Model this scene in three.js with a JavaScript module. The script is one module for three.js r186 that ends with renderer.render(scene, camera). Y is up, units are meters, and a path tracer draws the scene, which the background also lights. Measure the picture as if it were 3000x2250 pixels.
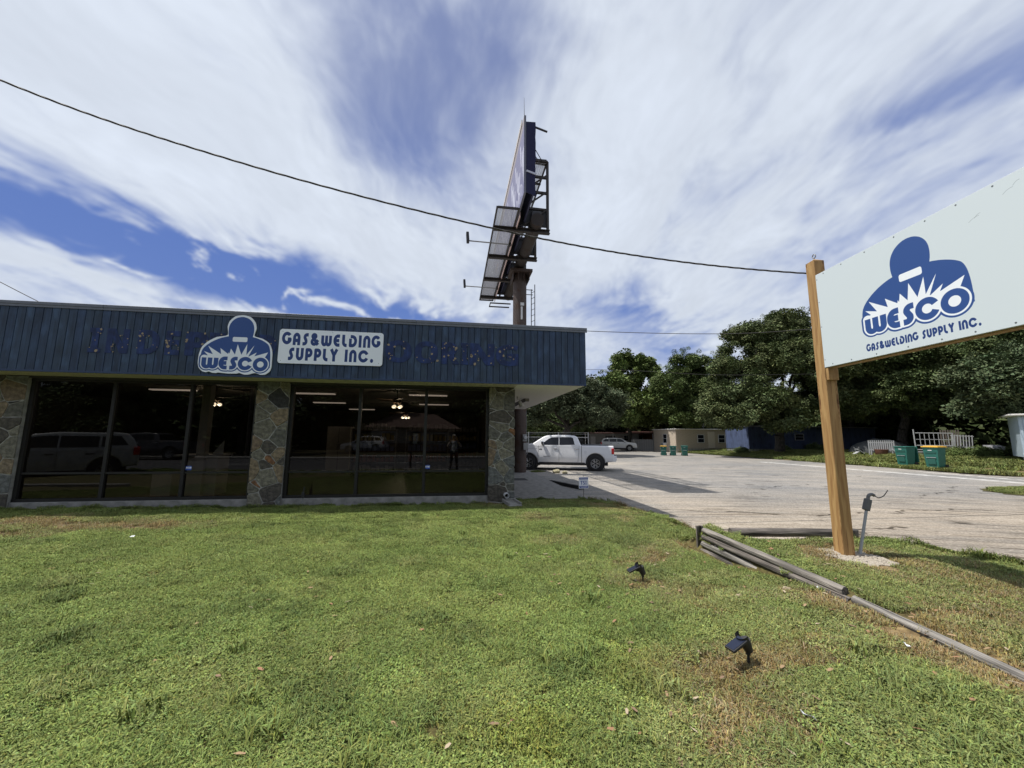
import * as THREE from 'three';
import { mergeGeometries, mergeVertices, toCreasedNormals } from 'three/addons/utils/BufferGeometryUtils.js';
import { TessellateModifier } from 'three/addons/modifiers/TessellateModifier.js';
import { RoundedBoxGeometry } from 'three/addons/geometries/RoundedBoxGeometry.js';
import { MarchingCubes } from 'three/addons/objects/MarchingCubes.js';
import { FontLoader } from 'three/addons/loaders/FontLoader.js';
import { RectAreaLightUniformsLib } from 'three/addons/lights/RectAreaLightUniformsLib.js';

// ---------------------------------------------------------------- camera, sky, sun, exposure
const scene = new THREE.Scene();
const camera = new THREE.PerspectiveCamera(89.24, 4 / 3, 0.05, 1200);
const D2R = Math.PI / 180;
camera.position.set(0, 1.65, 0);
camera.rotation.set(7.749 * D2R, -8.355 * D2R, 0.384 * D2R, 'YXZ');
const renderer = new THREE.WebGLRenderer({ antialias: true });
renderer.setSize(1024, 768);
renderer.toneMapping = THREE.LinearToneMapping;
renderer.toneMappingExposure = 1.08;
renderer.shadowMap.enabled = true;
renderer.shadowMap.type = THREE.PCFSoftShadowMap;

const sunDir = new THREE.Vector3(-0.46, 1, -0.05).normalize();
const sun = new THREE.DirectionalLight(new THREE.Color().setRGB(1, 0.955, 0.885), 5.0);
sun.position.copy(sunDir).multiplyScalar(90);
sun.castShadow = true;
Object.assign(sun.shadow.camera, { left: -60, right: 60, top: 60, bottom: -60, near: 1, far: 220 });
sun.shadow.mapSize.set(4096, 4096);
scene.add(sun, sun.target);

// ---------------------------------------------------------------- small tools
function rngOf(s) { return () => { s = (s + 0x6d2b79f5) | 0; let t = Math.imul(s ^ (s >>> 15), 1 | s); t = (t + Math.imul(t ^ (t >>> 7), 61 | t)) ^ t; return ((t ^ (t >>> 14)) >>> 0) / 4294967296; }; }
const hash = (x, y) => { let h = Math.imul(x, 374761393) + Math.imul(y, 668265263) | 0; h = Math.imul(h ^ (h >>> 13), 1274126177); return ((h ^ (h >>> 16)) >>> 0) / 4294967296; };
const PERM = new Uint8Array(1024), GX = new Float32Array(256), GY = new Float32Array(256);
{ const r = rngOf(99), p = []; for (let i = 0; i < 256; i++) { p.push(i); GX[i] = Math.cos((i / 256) * 6.2831853); GY[i] = Math.sin((i / 256) * 6.2831853); } for (let i = 255; i > 0; i--) { const j = (r() * (i + 1)) | 0; [p[i], p[j]] = [p[j], p[i]]; } for (let i = 0; i < 1024; i++) PERM[i] = p[i & 255]; }
function noise(x, y, per = 0, py = per) {          // gradient noise, about -1..1; per > 0 makes it tile
  let ix = Math.floor(x), iy = Math.floor(y); const fx = x - ix, fy = y - iy; let jx = ix + 1, jy = iy + 1;
  if (per) { ix = ((ix % per) + per) % per; jx = ((jx % per) + per) % per; iy = ((iy % py) + py) % py; jy = ((jy % py) + py) % py; }
  ix &= 255; jx &= 255; iy &= 255; jy &= 255;
  const A = PERM[PERM[ix] + iy], B = PERM[PERM[jx] + iy], C = PERM[PERM[ix] + jy], D = PERM[PERM[jx] + jy];
  const s = fx * fx * fx * (fx * (fx * 6 - 15) + 10), t = fy * fy * fy * (fy * (fy * 6 - 15) + 10);
  const a = GX[A] * fx + GY[A] * fy, b = GX[B] * (fx - 1) + GY[B] * fy, c = GX[C] * fx + GY[C] * (fy - 1), d = GX[D] * (fx - 1) + GY[D] * (fy - 1);
  return (a + (b - a) * s + (c - a) * t + (a - b - c + d) * s * t) * 1.5;
}
function fbm(x, y, oct = 4, per = 0, py = per) { let v = 0, a = 0.5; for (let i = 0; i < oct; i++) { v += a * noise(x + i * 17 * (per ? 0 : 1), y, per, py); x *= 2; y *= 2; per *= 2; py *= 2; a *= 0.5; } return v; }
const clamp = (x, a = 0, b = 1) => Math.min(b, Math.max(a, x));
const smooth = (a, b, x) => { const t = clamp((x - a) / (b - a)); return t * t * (3 - 2 * t); };
const mix = (a, b, t) => a + (b - a) * t;
const V3 = (x, y, z) => new THREE.Vector3(x, y, z);
const rgb = (c) => (c.isColor ? c : new THREE.Color().setRGB(c[0], c[1], c[2]));

// ---------------------------------------------------------------- the sky: thin streaky cloud drawn out along one wind direction, blue gaps between
{
  const W = 2048, H = 1024, data = new Float32Array(W * H * 4);
  const seg = (px, py, ax, ay, bx, by) => { const dx = bx - ax, dy = by - ay, t = clamp(((px - ax) * dx + (py - ay) * dy) / (dx * dx + dy * dy)); return Math.hypot(px - ax - dx * t, py - ay - dy * t); };
  const g = (d, r) => Math.exp(-(d * d) / (r * r));
  for (let row = 0; row < H; row++) {
    const up = ((row + 0.5) / H - 0.5) * Math.PI, y = Math.sin(up), cy = Math.cos(up);
    for (let col = 0; col < W; col++) {
      const a = ((col + 0.5) / W - 0.5) * 2 * Math.PI, x = Math.cos(a) * cy, z = Math.sin(a) * cy, o = (row * W + col) * 4;
      if (y < -0.02) { data[o] = 0.45; data[o + 1] = 0.52; data[o + 2] = 0.62; data[o + 3] = 1; continue; }
      const yy = Math.max(y, 0), el = Math.max(0, y);
      // clear air: deeper blue high up, paler near the horizon
      const hz = Math.pow(1 - el, 5);
      const hi = smooth(0.35, 0.75, el); let r = mix(mix(0.055, 0.10, hi), 0.27, hz), gg = mix(mix(0.135, 0.152, hi), 0.39, hz), b = mix(mix(0.45, 0.37, hi), 0.68, hz);
      // cloud sheet at constant height
      const u = x / (yy + 0.1), v = z / (yy + 0.1);
      const w1 = fbm(u * 0.9 + 3, v * 0.7 + 8, 3), w2 = fbm(u * 0.8 - 5, v * 0.7 + 1, 3), w3 = fbm(u * 3.0 + 20, v * 2.6 + 7, 3);
      const su = u + 0.26 * w1 + 0.05 * w3 + 0.06 * v, sv = v + 0.30 * w2 + 0.08 * w3;
      const streak = fbm(su * 2.0 + 11.3, sv * 0.75 + 4.2, 4), puff = fbm(su * 4.2 + 31, sv * 3.0 + 12, 6), fine = fbm(su * 11 + 2, sv * 6 + 7, 5), fib = fbm(su * 30 + 5 + puff, sv * 14 + 3 + puff, 4);
      const ridge = 1 - 2 * Math.abs(fbm(su * 6 + 50, sv * 2.4 + 9, 5));
      let dens = 0.78 + 0.50 * streak + 0.20 * puff + 0.16 * fine + 0.10 * fib + 0.12 * (ridge - 0.6);
      const wob = 0.12 * noise(u * 3 + 9, v * 3), jag = 0.16 * puff + 0.10 * fine;
      dens -= 0.62 * g(Math.hypot((u + 0.15 + wob + 0.4 * jag) / 0.30, (v + 0.88 + wob + jag) / 0.40), 1);
      const wisp = 0.85 * Math.pow(Math.max(0, ridge), 1.5) * smooth(-0.2, 0.3, puff + 0.25 * fine); dens -= (0.85 - wisp) * g(seg(u + jag, v + jag, -1.90, -1.15, -1.05, -2.0), 0.27) + (0.78 - wisp) * g(seg(u + jag, v - jag, -1.20, -2.1, -0.20, -2.65), 0.42);
      dens -= 0.36 * g(seg(u + wob * 0.8 + 0.5 * jag, v, 1.34, -0.30, 1.16, -0.78), 0.11);
      dens -= 0.48 * g(seg(u + jag * 2, v, 0.85, -2.1, 1.9, -2.9), 0.25);
      dens += 0.34 * g(seg(u, v, -1.0, -0.8, -0.35, -1.75), 0.26) + 0.28 * g(seg(u, v, 0.75, -0.5, 0.45, -1.8), 0.34);
      dens += 0.40 * g(seg(u + jag * 0.5, v + jag, -1.85, -1.72, -1.15, -2.5), 0.17);
      let al = smooth(0.05, 1.0, dens); al = mix(0.05 + 0.10 * hi, 0.97, al) * smooth(0.0, 0.06, y + 0.02);
      const thick = smooth(0.75, 1.35, dens + 0.25 * puff);
      const sd = x * sunDir.x + y * sunDir.y + z * sunDir.z, glow = Math.exp(-(1 - sd) * 5);
      const lum = 0.96 + 0.10 * thick - 0.15 * smooth(0.1, 0.8, fbm(su * 2.6 + 40, sv * 1.3, 5) + 0.35) * thick + 0.05 * fib + 0.20 * glow;
      const cr = 0.648 * lum, cg = 0.706 * lum, cb = 0.798 * lum;
      r = mix(r + 0.10 * glow, cr, al); gg = mix(gg + 0.10 * glow, cg, al); b = mix(b + 0.09 * glow, cb, al);
      if (y < 0) { r = 0.45; gg = 0.52; b = 0.62; }
      data[o] = r; data[o + 1] = gg; data[o + 2] = b; data[o + 3] = 1;
    }
  }
  const t = new THREE.DataTexture(data, W, H, THREE.RGBAFormat, THREE.FloatType);
  t.mapping = THREE.EquirectangularReflectionMapping; t.magFilter = t.minFilter = THREE.LinearFilter; t.colorSpace = THREE.LinearSRGBColorSpace; t.needsUpdate = true;
  scene.background = t; scene.environment = t;
}

// ---------------------------------------------------------------- textures (grain and wear only)
function tex(size, fn, srgb = true, h = size) {
  const d = new Uint8Array(size * h * 4);
  for (let j = 0; j < h; j++) for (let i = 0; i < size; i++) { const c = fn(i / size, j / h, i, j), o = (j * size + i) * 4; for (let k = 0; k < 3; k++) d[o + k] = clamp(Array.isArray(c) ? c[k] : c) * 255; d[o + 3] = 255; }
  const t = new THREE.DataTexture(d, size, h); t.wrapS = t.wrapT = THREE.RepeatWrapping; t.magFilter = t.minFilter = THREE.LinearFilter; if (srgb) t.colorSpace = THREE.SRGBColorSpace; t.needsUpdate = true; return t;
}
const rep = (t, x, y = x) => { const c = t.clone(); c.repeat.set(x, y); c.needsUpdate = true; return c; };
const T = {};
{
  const r = rngOf(5);
  T.aggregate = tex(512, (u, v, i, j) => { const k = hash(i, j + 911), k2 = hash(i >> 1, (j >> 1) + 55); const n = fbm(u * 16, v * 16, 4, 16); return 0.80 + 0.16 * n + (k - 0.5) * 0.26 + (k2 > 0.86 ? 0.14 : 0) - (k2 < 0.14 ? 0.18 : 0); });
  T.aggBump = tex(512, (u, v, i, j) => 0.5 + (hash(i >> 1, (j >> 1) + 55) - 0.5) * 0.8 + 0.2 * fbm(u * 32, v * 32, 2, 32), false);
  T.concrete = tex(512, (u, v, i, j) => 0.82 + 0.20 * fbm(u * 6, v * 6, 6, 6) + (hash(i, j) - 0.5) * 0.10 - 0.12 * smooth(0.25, 0.5, fbm(u * 3 + 7, v * 3, 4, 3)));
  T.soil = tex(512, (u, v, i, j) => { const n = fbm(u * 12, v * 12, 5, 12), k = hash(i >> 1, j >> 1); return [0.62 + 0.3 * n + 0.16 * (k - 0.5), 0.56 + 0.3 * n + 0.16 * (k - 0.5), 0.44 + 0.26 * n + 0.14 * (k - 0.5)]; });
  T.wood = tex(512, (u, v, i, j) => {   // grain runs along v
    const ring = Math.sin((u * 5 + 1.5 * fbm(u * 2, v * 2, 4, 2, 2)) * 6.283) * 0.7 + 0.9 * fbm(u * 24, v * 2, 4, 24, 2), f = fbm(u * 90, v * 4, 3, 90, 4) + 0.4 * fbm(u * 3, v * 2, 3, 3, 2);
    const kn = Math.min(...[[0.22, 0.3], [0.71, 0.72], [0.4, 0.93], [0.86, 0.12]].map(([a, b]) => Math.hypot((u - a) * 1.0, (v - b) * 0.8)));
    const knot = Math.exp(-kn * kn * 1100) * 0.40 + 0.10 * Math.exp(-kn * kn * 120) * Math.sin(kn * 220), ck = 0.30 * smooth(0.36, 0.46, fbm(u * 14 + 3, v * 1, 3, 14, 1));
    return [0.86 + 0.07 * ring + 0.16 * f - knot - ck, 0.78 + 0.085 * ring + 0.18 * f - knot * 1.1 - ck, 0.66 + 0.09 * ring + 0.18 * f - knot * 1.1 - ck];
  });
  T.oldwood = tex(512, (u, v, i, j) => { const f = fbm(u * 26, v * 2, 5, 26, 2), c = smooth(0.16, 0.34, fbm(u * 10, v * 1, 4, 10, 1) + 0.2 * f), n = fbm(u * 4, v * 4, 5, 4, 4); return 0.74 + 0.5 * f + 0.34 * n - 0.5 * c; });
  T.paint = tex(512, (u, v, i, j) => 0.80 + 0.14 * fbm(u * 40, v * 2, 3, 40, 2) + 0.26 * fbm(u * 5, v * 4, 5, 5, 4) + 0.14 * smooth(0.08, 0.4, fbm(u * 7, v * 5, 4, 7, 5)) + (hash(i, j) - 0.5) * 0.05);
  T.stone = tex(512, (u, v, i, j) => 0.76 + 0.34 * fbm(u * 6, v * 6, 6, 6) + 0.14 * fbm(u * 30, v * 30, 3, 30) + (hash(i, j) - 0.5) * 0.14);
  T.stoneBump = tex(256, (u, v, i, j) => 0.5 + 0.6 * fbm(u * 8, v * 8, 6, 8), false);
  T.speck = tex(256, (u, v, i, j) => 0.88 + 0.10 * fbm(u * 8, v * 8, 4, 8) + (hash(i, j) - 0.5) * 0.08);
  T.rib = tex(256, (u, v, i, j) => { const s = (u * 8) % 1; return 0.86 + 0.10 * fbm(u * 8, v * 6, 4, 8, 6) - (s < 0.08 ? 0.10 : 0) - 0.16 * smooth(0.05, 0.4, fbm(u * 5, v * 2, 4, 5, 2)); });
  T.bark = tex(256, (u, v) => 0.7 + 0.5 * fbm(u * 24, v * 4, 4, 24, 4) + 0.2 * fbm(u * 6, v * 6, 3, 6));
  T.rust = tex(256, (u, v, i, j) => { const n = fbm(u * 4, v * 4, 6, 4), k = smooth(0.0, 0.35, n); return [mix(0.86, 0.80, k), mix(0.82, 0.66, k), mix(0.80, 0.56, k)].map((c) => c + 0.10 * fbm(u * 24, v * 24, 3, 24)); });
}
function mat(c, rough = 0.8, o = {}) { return new THREE.MeshStandardMaterial({ color: rgb(c), roughness: rough, metalness: 0, ...o }); }
function phys(c, rough = 0.5, o = {}) { return new THREE.MeshPhysicalMaterial({ color: rgb(c), roughness: rough, metalness: 0, ...o }); }

// ---------------------------------------------------------------- geometry tools
function mg(list) {
  const gs = list.map((g) => { const n = g.index ? g.toNonIndexed() : g; for (const k of Object.keys(n.attributes)) if (!['position', 'normal', 'uv', 'color'].includes(k)) n.deleteAttribute(k); if (!n.attributes.uv) n.setAttribute('uv', new THREE.BufferAttribute(new Float32Array(n.attributes.position.count * 2), 2)); return n; });
  return gs.length === 1 ? gs[0] : mergeGeometries(gs);
}
function uvm(g, flip = false) {           // uv in metres from the dominant face direction
  if (g.index) g = g.toNonIndexed();
  const p = g.attributes.position, n = g.attributes.normal, uv = new Float32Array(p.count * 2);
  for (let i = 0; i < p.count; i++) {
    const ax = Math.abs(n.getX(i)), ay = Math.abs(n.getY(i)), az = Math.abs(n.getZ(i)); let a, b;
    if (ay > ax && ay > az) { a = p.getX(i); b = p.getZ(i); } else if (ax > az) { a = p.getZ(i); b = p.getY(i); } else { a = p.getX(i); b = p.getY(i); }
    uv[i * 2] = flip ? b : a; uv[i * 2 + 1] = flip ? a : b;
  }
  g.setAttribute('uv', new THREE.BufferAttribute(uv, 2)); return g;
}
function box(w, h, d, x = 0, y = 0, z = 0, o = {}) {     // centred
  const g = o.r ? new RoundedBoxGeometry(w, h, d, o.s ?? 2, Math.min(o.r, w / 2.01, h / 2.01, d / 2.01)) : new THREE.BoxGeometry(w, h, d);
  const u = uvm(g, o.flip); if (o.off) { const a = u.attributes.uv; for (let i = 0; i < a.count; i++) a.setXY(i, a.getX(i) + o.off, a.getY(i) + o.off * 1.7); }
  if (o.rx) u.rotateX(o.rx); if (o.rz) u.rotateZ(o.rz); if (o.ry) u.rotateY(o.ry);
  return u.translate(x, y, z);
}
const bb = (x0, x1, y0, y1, z0, z1, o) => box(x1 - x0, y1 - y0, z1 - z0, (x0 + x1) / 2, (y0 + y1) / 2, (z0 + z1) / 2, o);
function rod(a, b, r0, r1 = r0, seg = 10, caps = true) {
  const A = V3(...a), B = V3(...b), d = B.clone().sub(A), L = d.length();
  const g = new THREE.CylinderGeometry(r1, r0, L, seg, 1, !caps); g.translate(0, L / 2, 0);
  const uv = g.attributes.uv; for (let i = 0; i < uv.count; i++) uv.setXY(i, uv.getX(i) * 6.28 * r0, uv.getY(i) * L);
  g.applyQuaternion(new THREE.Quaternion().setFromUnitVectors(V3(0, 1, 0), d.normalize())); return g.translate(A.x, A.y, A.z);
}
function bar(a, b, w, h = w) {   // rectangular bar between two points
  const A = V3(...a), B = V3(...b), d = B.clone().sub(A), L = d.length(), g = uvm(new THREE.BoxGeometry(w, h, L));
  const m = new THREE.Matrix4().lookAt(A, B, Math.abs(d.y) > L * 0.95 ? V3(1, 0, 0) : V3(0, 1, 0)); g.applyMatrix4(m);
  return g.translate((A.x + B.x) / 2, (A.y + B.y) / 2, (A.z + B.z) / 2);
}
const tubeG = (pts, r, seg = 24, rad = 8) => new THREE.TubeGeometry(new THREE.CatmullRomCurve3(pts.map((p) => V3(...p))), seg, r, rad);
const shapeOf = (pts) => new THREE.Shape(pts.map((p) => new THREE.Vector2(p[0], p[1])));
function prism(pts, depth, o = {}) {  // outline in x,y pushed along +z from 0 to depth
  const bv = o.bevel ?? 0; const g = new THREE.ExtrudeGeometry(pts instanceof THREE.Shape ? pts : shapeOf(pts), { depth: depth - 2 * bv, bevelEnabled: bv > 0, bevelSize: bv, bevelThickness: bv, bevelOffset: -bv, bevelSegments: o.bs ?? 2, curveSegments: o.cs ?? 16 });
  g.translate(0, 0, bv); return g;
}
const used = {};
const numbered = (n) => { used[n] = (used[n] ?? -1) + 1; return used[n] ? n + '_' + String(used[n]).padStart(3, '0') : n; };
function M(name, g, m, parent) { const o = new THREE.Mesh(Array.isArray(g) ? mg(g) : g, m); o.name = name; o.castShadow = o.receiveShadow = true; if (parent) parent.add(o); return o; }
function tag(o, label, category, group) { o.userData.label = label; o.userData.category = category; if (group) o.userData.group = group; return o; }
function thing(name, label, category, pos = [0, 0, 0], ry = 0, group) { const o = new THREE.Group(); o.name = numbered(name); o.position.set(...pos); o.rotation.y = ry; scene.add(o); return tag(o, label, category, group); }
function solo(name, g, m, label, category, group) { const o = M(numbered(name), g, m, scene); return tag(o, label, category, group); }
function struct(name, g, m, label) { const o = M(numbered(name), g, m, scene); o.userData.kind = 'structure'; if (label) o.userData.label = label; return o; }
function part(name, parent) { const o = new THREE.Group(); o.name = name; parent.add(o); return o; }
const font = new FontLoader().parse ? await new FontLoader().loadAsync('fonts/droid/droid_sans_bold.typeface.json') : null;
function canvas(w, h, draw, o = {}) { const c = document.createElement('canvas'); c.width = w; c.height = h; const x = c.getContext('2d'); draw(x, w, h); const t = new THREE.CanvasTexture(c); t.colorSpace = THREE.SRGBColorSpace; t.magFilter = t.minFilter = THREE.LinearFilter; return t; }
const MAT = {
  steel: mat([0.045, 0.042, 0.04], 0.65, { map: rep(T.rust, 0.5) }),
  galv: mat([0.36, 0.37, 0.38], 0.5, { metalness: 0.5, map: T.speck }),
  black: mat([0.018, 0.018, 0.02], 0.55),
  rubber: mat([0.02, 0.02, 0.021], 0.85, { map: T.speck }),
  white: mat([0.74, 0.75, 0.76], 0.6, { map: T.speck }),
  conc: mat([0.36, 0.35, 0.33], 0.9, { map: T.concrete, bumpMap: T.aggBump, bumpScale: 0.002 }),
};
// ================================================================ ground
struct('ground', uvm(new THREE.PlaneGeometry(900, 900).rotateX(-Math.PI / 2).translate(0, -0.17, 0)), mat([0.13, 0.14, 0.07], 0.95, { map: rep(T.soil, 0.2) }));

// parking lot and side street: one worn sheet, its colour map covers 26 x 62 m
{
  const X0 = 1, X1 = 27.4, Z0 = -62, Z1 = 0, W = 1536, H = 2048;
  const line = (x, z, ax, az, bx, bz) => { const dx = bx - ax, dz = bz - az, t = clamp(((x - ax) * dx + (z - az) * dz) / (dx * dx + dz * dz)); return Math.hypot(x - ax - dx * t, z - az - dz * t); };
  const cracks = [[4.6, -9.6, 8.2, -8.1], [8.2, -8.1, 12.6, -8.6], [12.6, -8.6, 15, -7.2], [6, -14.5, 10.5, -12.6], [10.5, -12.6, 14, -13.8], [9, -18.5, 17, -15.5], [17, -15.5, 21, -17], [12, -24, 22, -22], [5, -7.2, 6.6, -6.4], [6.6, -6.4, 9, -6.9], [5.2, -16.6, 8.4, -14.4], [14, -10.2, 19, -12.4]];
  const map = tex(W, (uu, vv, i, j) => {
    const x = X0 + uu * (X1 - X0), z = Z1 + (vv * vv * 0.55 + vv * 0.45) * (Z0 - Z1);     // finer rows near the viewer's end
    const big = fbm(x * 0.22 + 5, z * 0.22, 4), med = fbm(x * 1.3, z * 1.3 + 9, 4), gr = hash(i, j) - 0.5;
    const rr = Math.hypot(x - 4, z - 9), th = Math.atan2(z - 9, x - 4), tr = fbm(rr * 2.6, th * 3 + 2, 4), tr2 = fbm(rr * 7, th * 4, 3);
    const near = smooth(-14, -6, z) * smooth(3, 6, x);          // sand washed over the drive's mouth
    const sand = clamp(0.30 + near * 0.6 + 0.6 * big + 0.45 * tr);
    let l = 0.535 + 0.09 * big + 0.06 * med + 0.085 * tr + 0.07 * tr2 * (0.5 + near) + gr * 0.20;
    l -= 0.26 * smooth(0.12, 0.42, tr2 + 0.3 * med) * near; l -= 0.10 * smooth(0.28, 0.42, tr2 + 0.4 * med) * (1 - near); l -= 0.16 * smooth(0.30, 0.45, fbm(x * 0.9 + 70, z * 0.9, 5)) * smooth(-0.1, 0.3, med);
    l -= 0.07 * smooth(0.2, 0.5, fbm(x * 0.5 + 30, z * 0.9, 4));
    let cr = 1; for (const [a, b, c, d] of cracks) { const w = 0.25 * noise(x * 1.1, z * 1.1) + 0.10 * noise(x * 4, z * 4), q = line(x + w, z + w, a, b, c, d); cr = Math.min(cr, q); }
    l -= 0.30 * (1 - smooth(0.025, 0.06, cr)) * smooth(-0.35, 0.1, noise(x * 2, z * 2));
    const pit = smooth(0.22, 0.5, fbm(x * 5, z * 5 + 40, 3)); l -= 0.07 * pit; let r = l + 0.060 * sand, g = l + 0.022 * sand, b = l - 0.030 * sand;
    // worn edge line of the street, two passes of white paint
    const pw = smooth(-0.25, 0.15, fbm(x * 6, z * 3, 4) + 0.08), p1 = Math.abs(x - 23.3 - 0.02 * (z + 16)), p2 = Math.abs(x - 25.1 + 0.12 * (z + 15));
    const paint = (p1 < 0.34 && z > -27 ? pw : 0) + (p2 < 0.22 && z > -18.5 ? pw : 0) * 0.9;
    if (paint > 0) { const k = clamp(paint) * 0.85; r = mix(r, 0.80, k); g = mix(g, 0.80, k); b = mix(b, 0.79, k); }
    return [r, g, b];
  }, true, H);
  map.wrapS = map.wrapT = THREE.ClampToEdgeWrapping;
  const g = new THREE.PlaneGeometry(X1 - X0, Z1 - Z0, 24, 80).rotateX(-Math.PI / 2).translate((X0 + X1) / 2, -0.1, (Z0 + Z1) / 2), p = g.attributes.position, uv = g.attributes.uv;
  for (let i = 0; i < p.count; i++) { const t = (p.getZ(i) - Z1) / (Z0 - Z1), v = (-0.45 + Math.sqrt(0.2025 + 2.2 * t)) / 1.1; uv.setXY(i, (p.getX(i) - X0) / (X1 - X0), v); }
  struct('parking_lot', g, mat([0.87, 0.85, 0.82], 0.93, { map, bumpMap: rep(T.aggBump, 14, 30), bumpScale: 0.003 }), 'pale worn asphalt parking lot running back to the side street');
}
// lawn with the raised sign bed
const grassPoly = [[-17, -9.4], [1.43, -9.4], [1.45, -10.5], [3.55, -10.5], [3.9, -9.4], [4.1, -8.6], [4.3, -7.8], [4.4, -7.0], [4.4, -6.3], [4.5, -5.98], [6.35, -5.66], [6.65, -5.15], [7.25, -4.15], [8.3, -2.6], [9.5, -1.2], [9.5, 1.5], [-17, 1.5]];
function polyDist(x, z, P) { let inside = false, d = 1e9; for (let i = 0, j = P.length - 1; i < P.length; j = i++) { const [ax, az] = P[i], [bx, bz] = P[j]; if ((az > z) !== (bz > z) && x < ((bx - ax) * (z - az)) / (bz - az) + ax) inside = !inside; const dx = bx - ax, dz = bz - az, t = clamp(((x - ax) * dx + (z - az) * dz) / (dx * dx + dz * dz)); d = Math.min(d, Math.hypot(x - ax - dx * t, z - az - dz * t)); } return inside ? d : -d; }
const wallX = (z) => (z < -3.55 ? mix(3.61, 3.80, clamp((z + 5.46) / 1.91)) : mix(3.80, 3.42, clamp((z + 3.55) / 3)));
function grassDist(x, z) { return polyDist(x, z, grassPoly) + (x > 2 || z < -9.5 ? 0.07 * noise(x * 2.3, z * 2.3) : 0); }
function lawnY(x, z) {
  const low = 0.11 * smooth(-5, -9, z) + 0.008 * Math.max(0, -x - 2) + 0.13 * smooth(1.4, 3.7, x) * smooth(-5.2, -3.1, z);
  const bed = (mix(0.27, 0.16, smooth(-5.6, -3.2, z)) - 0.035 * Math.max(0, x - 4)) * mix(1, 0.25, smooth(-4.9, -5.7, z) * smooth(3.8, 4.4, x));
  const k = smooth(wallX(z) - 0.03, wallX(z) + 0.09, x) * smooth(-6.1, -5.55, z);
  let y = mix(low, bed, k) + 0.022 * noise(x * 0.9, z * 0.9) + 0.012 * noise(x * 2.7, z * 2.7);
  if (z < -9.2) y = mix(y, x > 1.3 ? 0.0 : y, smooth(-9.2, -10.2, z));
  return mix(-0.26, y, smooth(-0.14, 0.22, grassDist(x, z)));
}
const bareSpots = [[-7.4, -8.15, 1.0, 0.35, 1.1], [-5.1, -7.65, 0.8, 0.22, 1.3], [-6.4, -7.9, 0.9, 0.25, 0.9], [-6.9, -7.3, 0.6, 0.2, 0.9], [2.6, -2.9, 0.5, 0.3, 0.4], [3.5, -3.2, 0.14, 0.7, 0.6], [4.3, -3.0, 0.7, 0.5, 0.25], [3.5, -2.5, 0.2, 0.5, 0.75], [1.6, -2.2, 0.45, 0.28, 0.6], [1.65, -2.62, 0.4, 0.2, 0.3], [4.98, -4.42, 0.46, 0.38, 2.4], [2.1, -2.66, 0.22, 0.14, 0.4], [2.2, -4.45, 0.25, 0.18, 0.6], [1.2, -9.0, 0.7, 0.35, 0.4], [3.7, -8.3, 0.5, 0.4, 0.45], [2.6, -4.0, 0.5, 0.35, 0.45], [-2.9, -2.4, 0.5, 0.15, 0.5], [-2.0, -4.7, 0.16, 0.05, 0.9], [-3.6, -5.4, 0.2, 0.05, 0.7], [5.6, -3.6, 0.6, 0.5, 0.4]];
function bare(x, z) { let b = 0.62 * smooth(0.0, 0.5, fbm(x * 0.9 + 3, z * 1.3, 4)) * (0.3 + 0.9 * smooth(0.8, 2.4, x)) + 0.14 * smooth(1.2, 2.6, x); for (const [a, c, rx, rz, s] of bareSpots) { const q = ((x - a) / rx) ** 2 + ((z - c) / rz) ** 2; if (q < 9) b += s * Math.exp(-q) * (1 + 0.9 * noise(x * 5, z * 6)); } return clamp(b + 0.06 * noise(x * 9, z * 9)); }
{
  const st = 0.12, nx = Math.round(26.6 / st), nz = Math.round(12.2 / st), pos = [], uv = [], col = [], idx = [];
  for (let j = 0; j <= nz; j++) for (let i = 0; i <= nx; i++) {
    const x = -17 + i * st, z = -10.75 + j * st, b = bare(x, z); pos.push(x, lawnY(x, z), z); uv.push(x, z);
    const sand = smooth(0.6, 1, b) * smooth(2, 3, x) * 0.7; col.push(mix(mix(0.22, 0.30, b), 0.62, sand), mix(mix(0.24, 0.25, b), 0.54, sand), mix(mix(0.10, 0.17, b), 0.40, sand));
  }
  for (let j = 0; j < nz; j++) for (let i = 0; i < nx; i++) { const a = j * (nx + 1) + i, b = a + 1, c = a + nx + 1, d = c + 1; idx.push(a, c, b, b, c, d); }
  const g = new THREE.BufferGeometry(); g.setAttribute('position', new THREE.Float32BufferAttribute(pos, 3)); g.setAttribute('uv', new THREE.Float32BufferAttribute(uv, 2)); g.setAttribute('color', new THREE.Float32BufferAttribute(col, 3)); g.setIndex(idx); g.computeVertexNormals();
  struct('lawn', g, mat([1, 1, 1], 0.95, { vertexColors: true, map: rep(T.soil, 1.1) }), 'soil of the front lawn and the raised sign bed');
}
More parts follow.
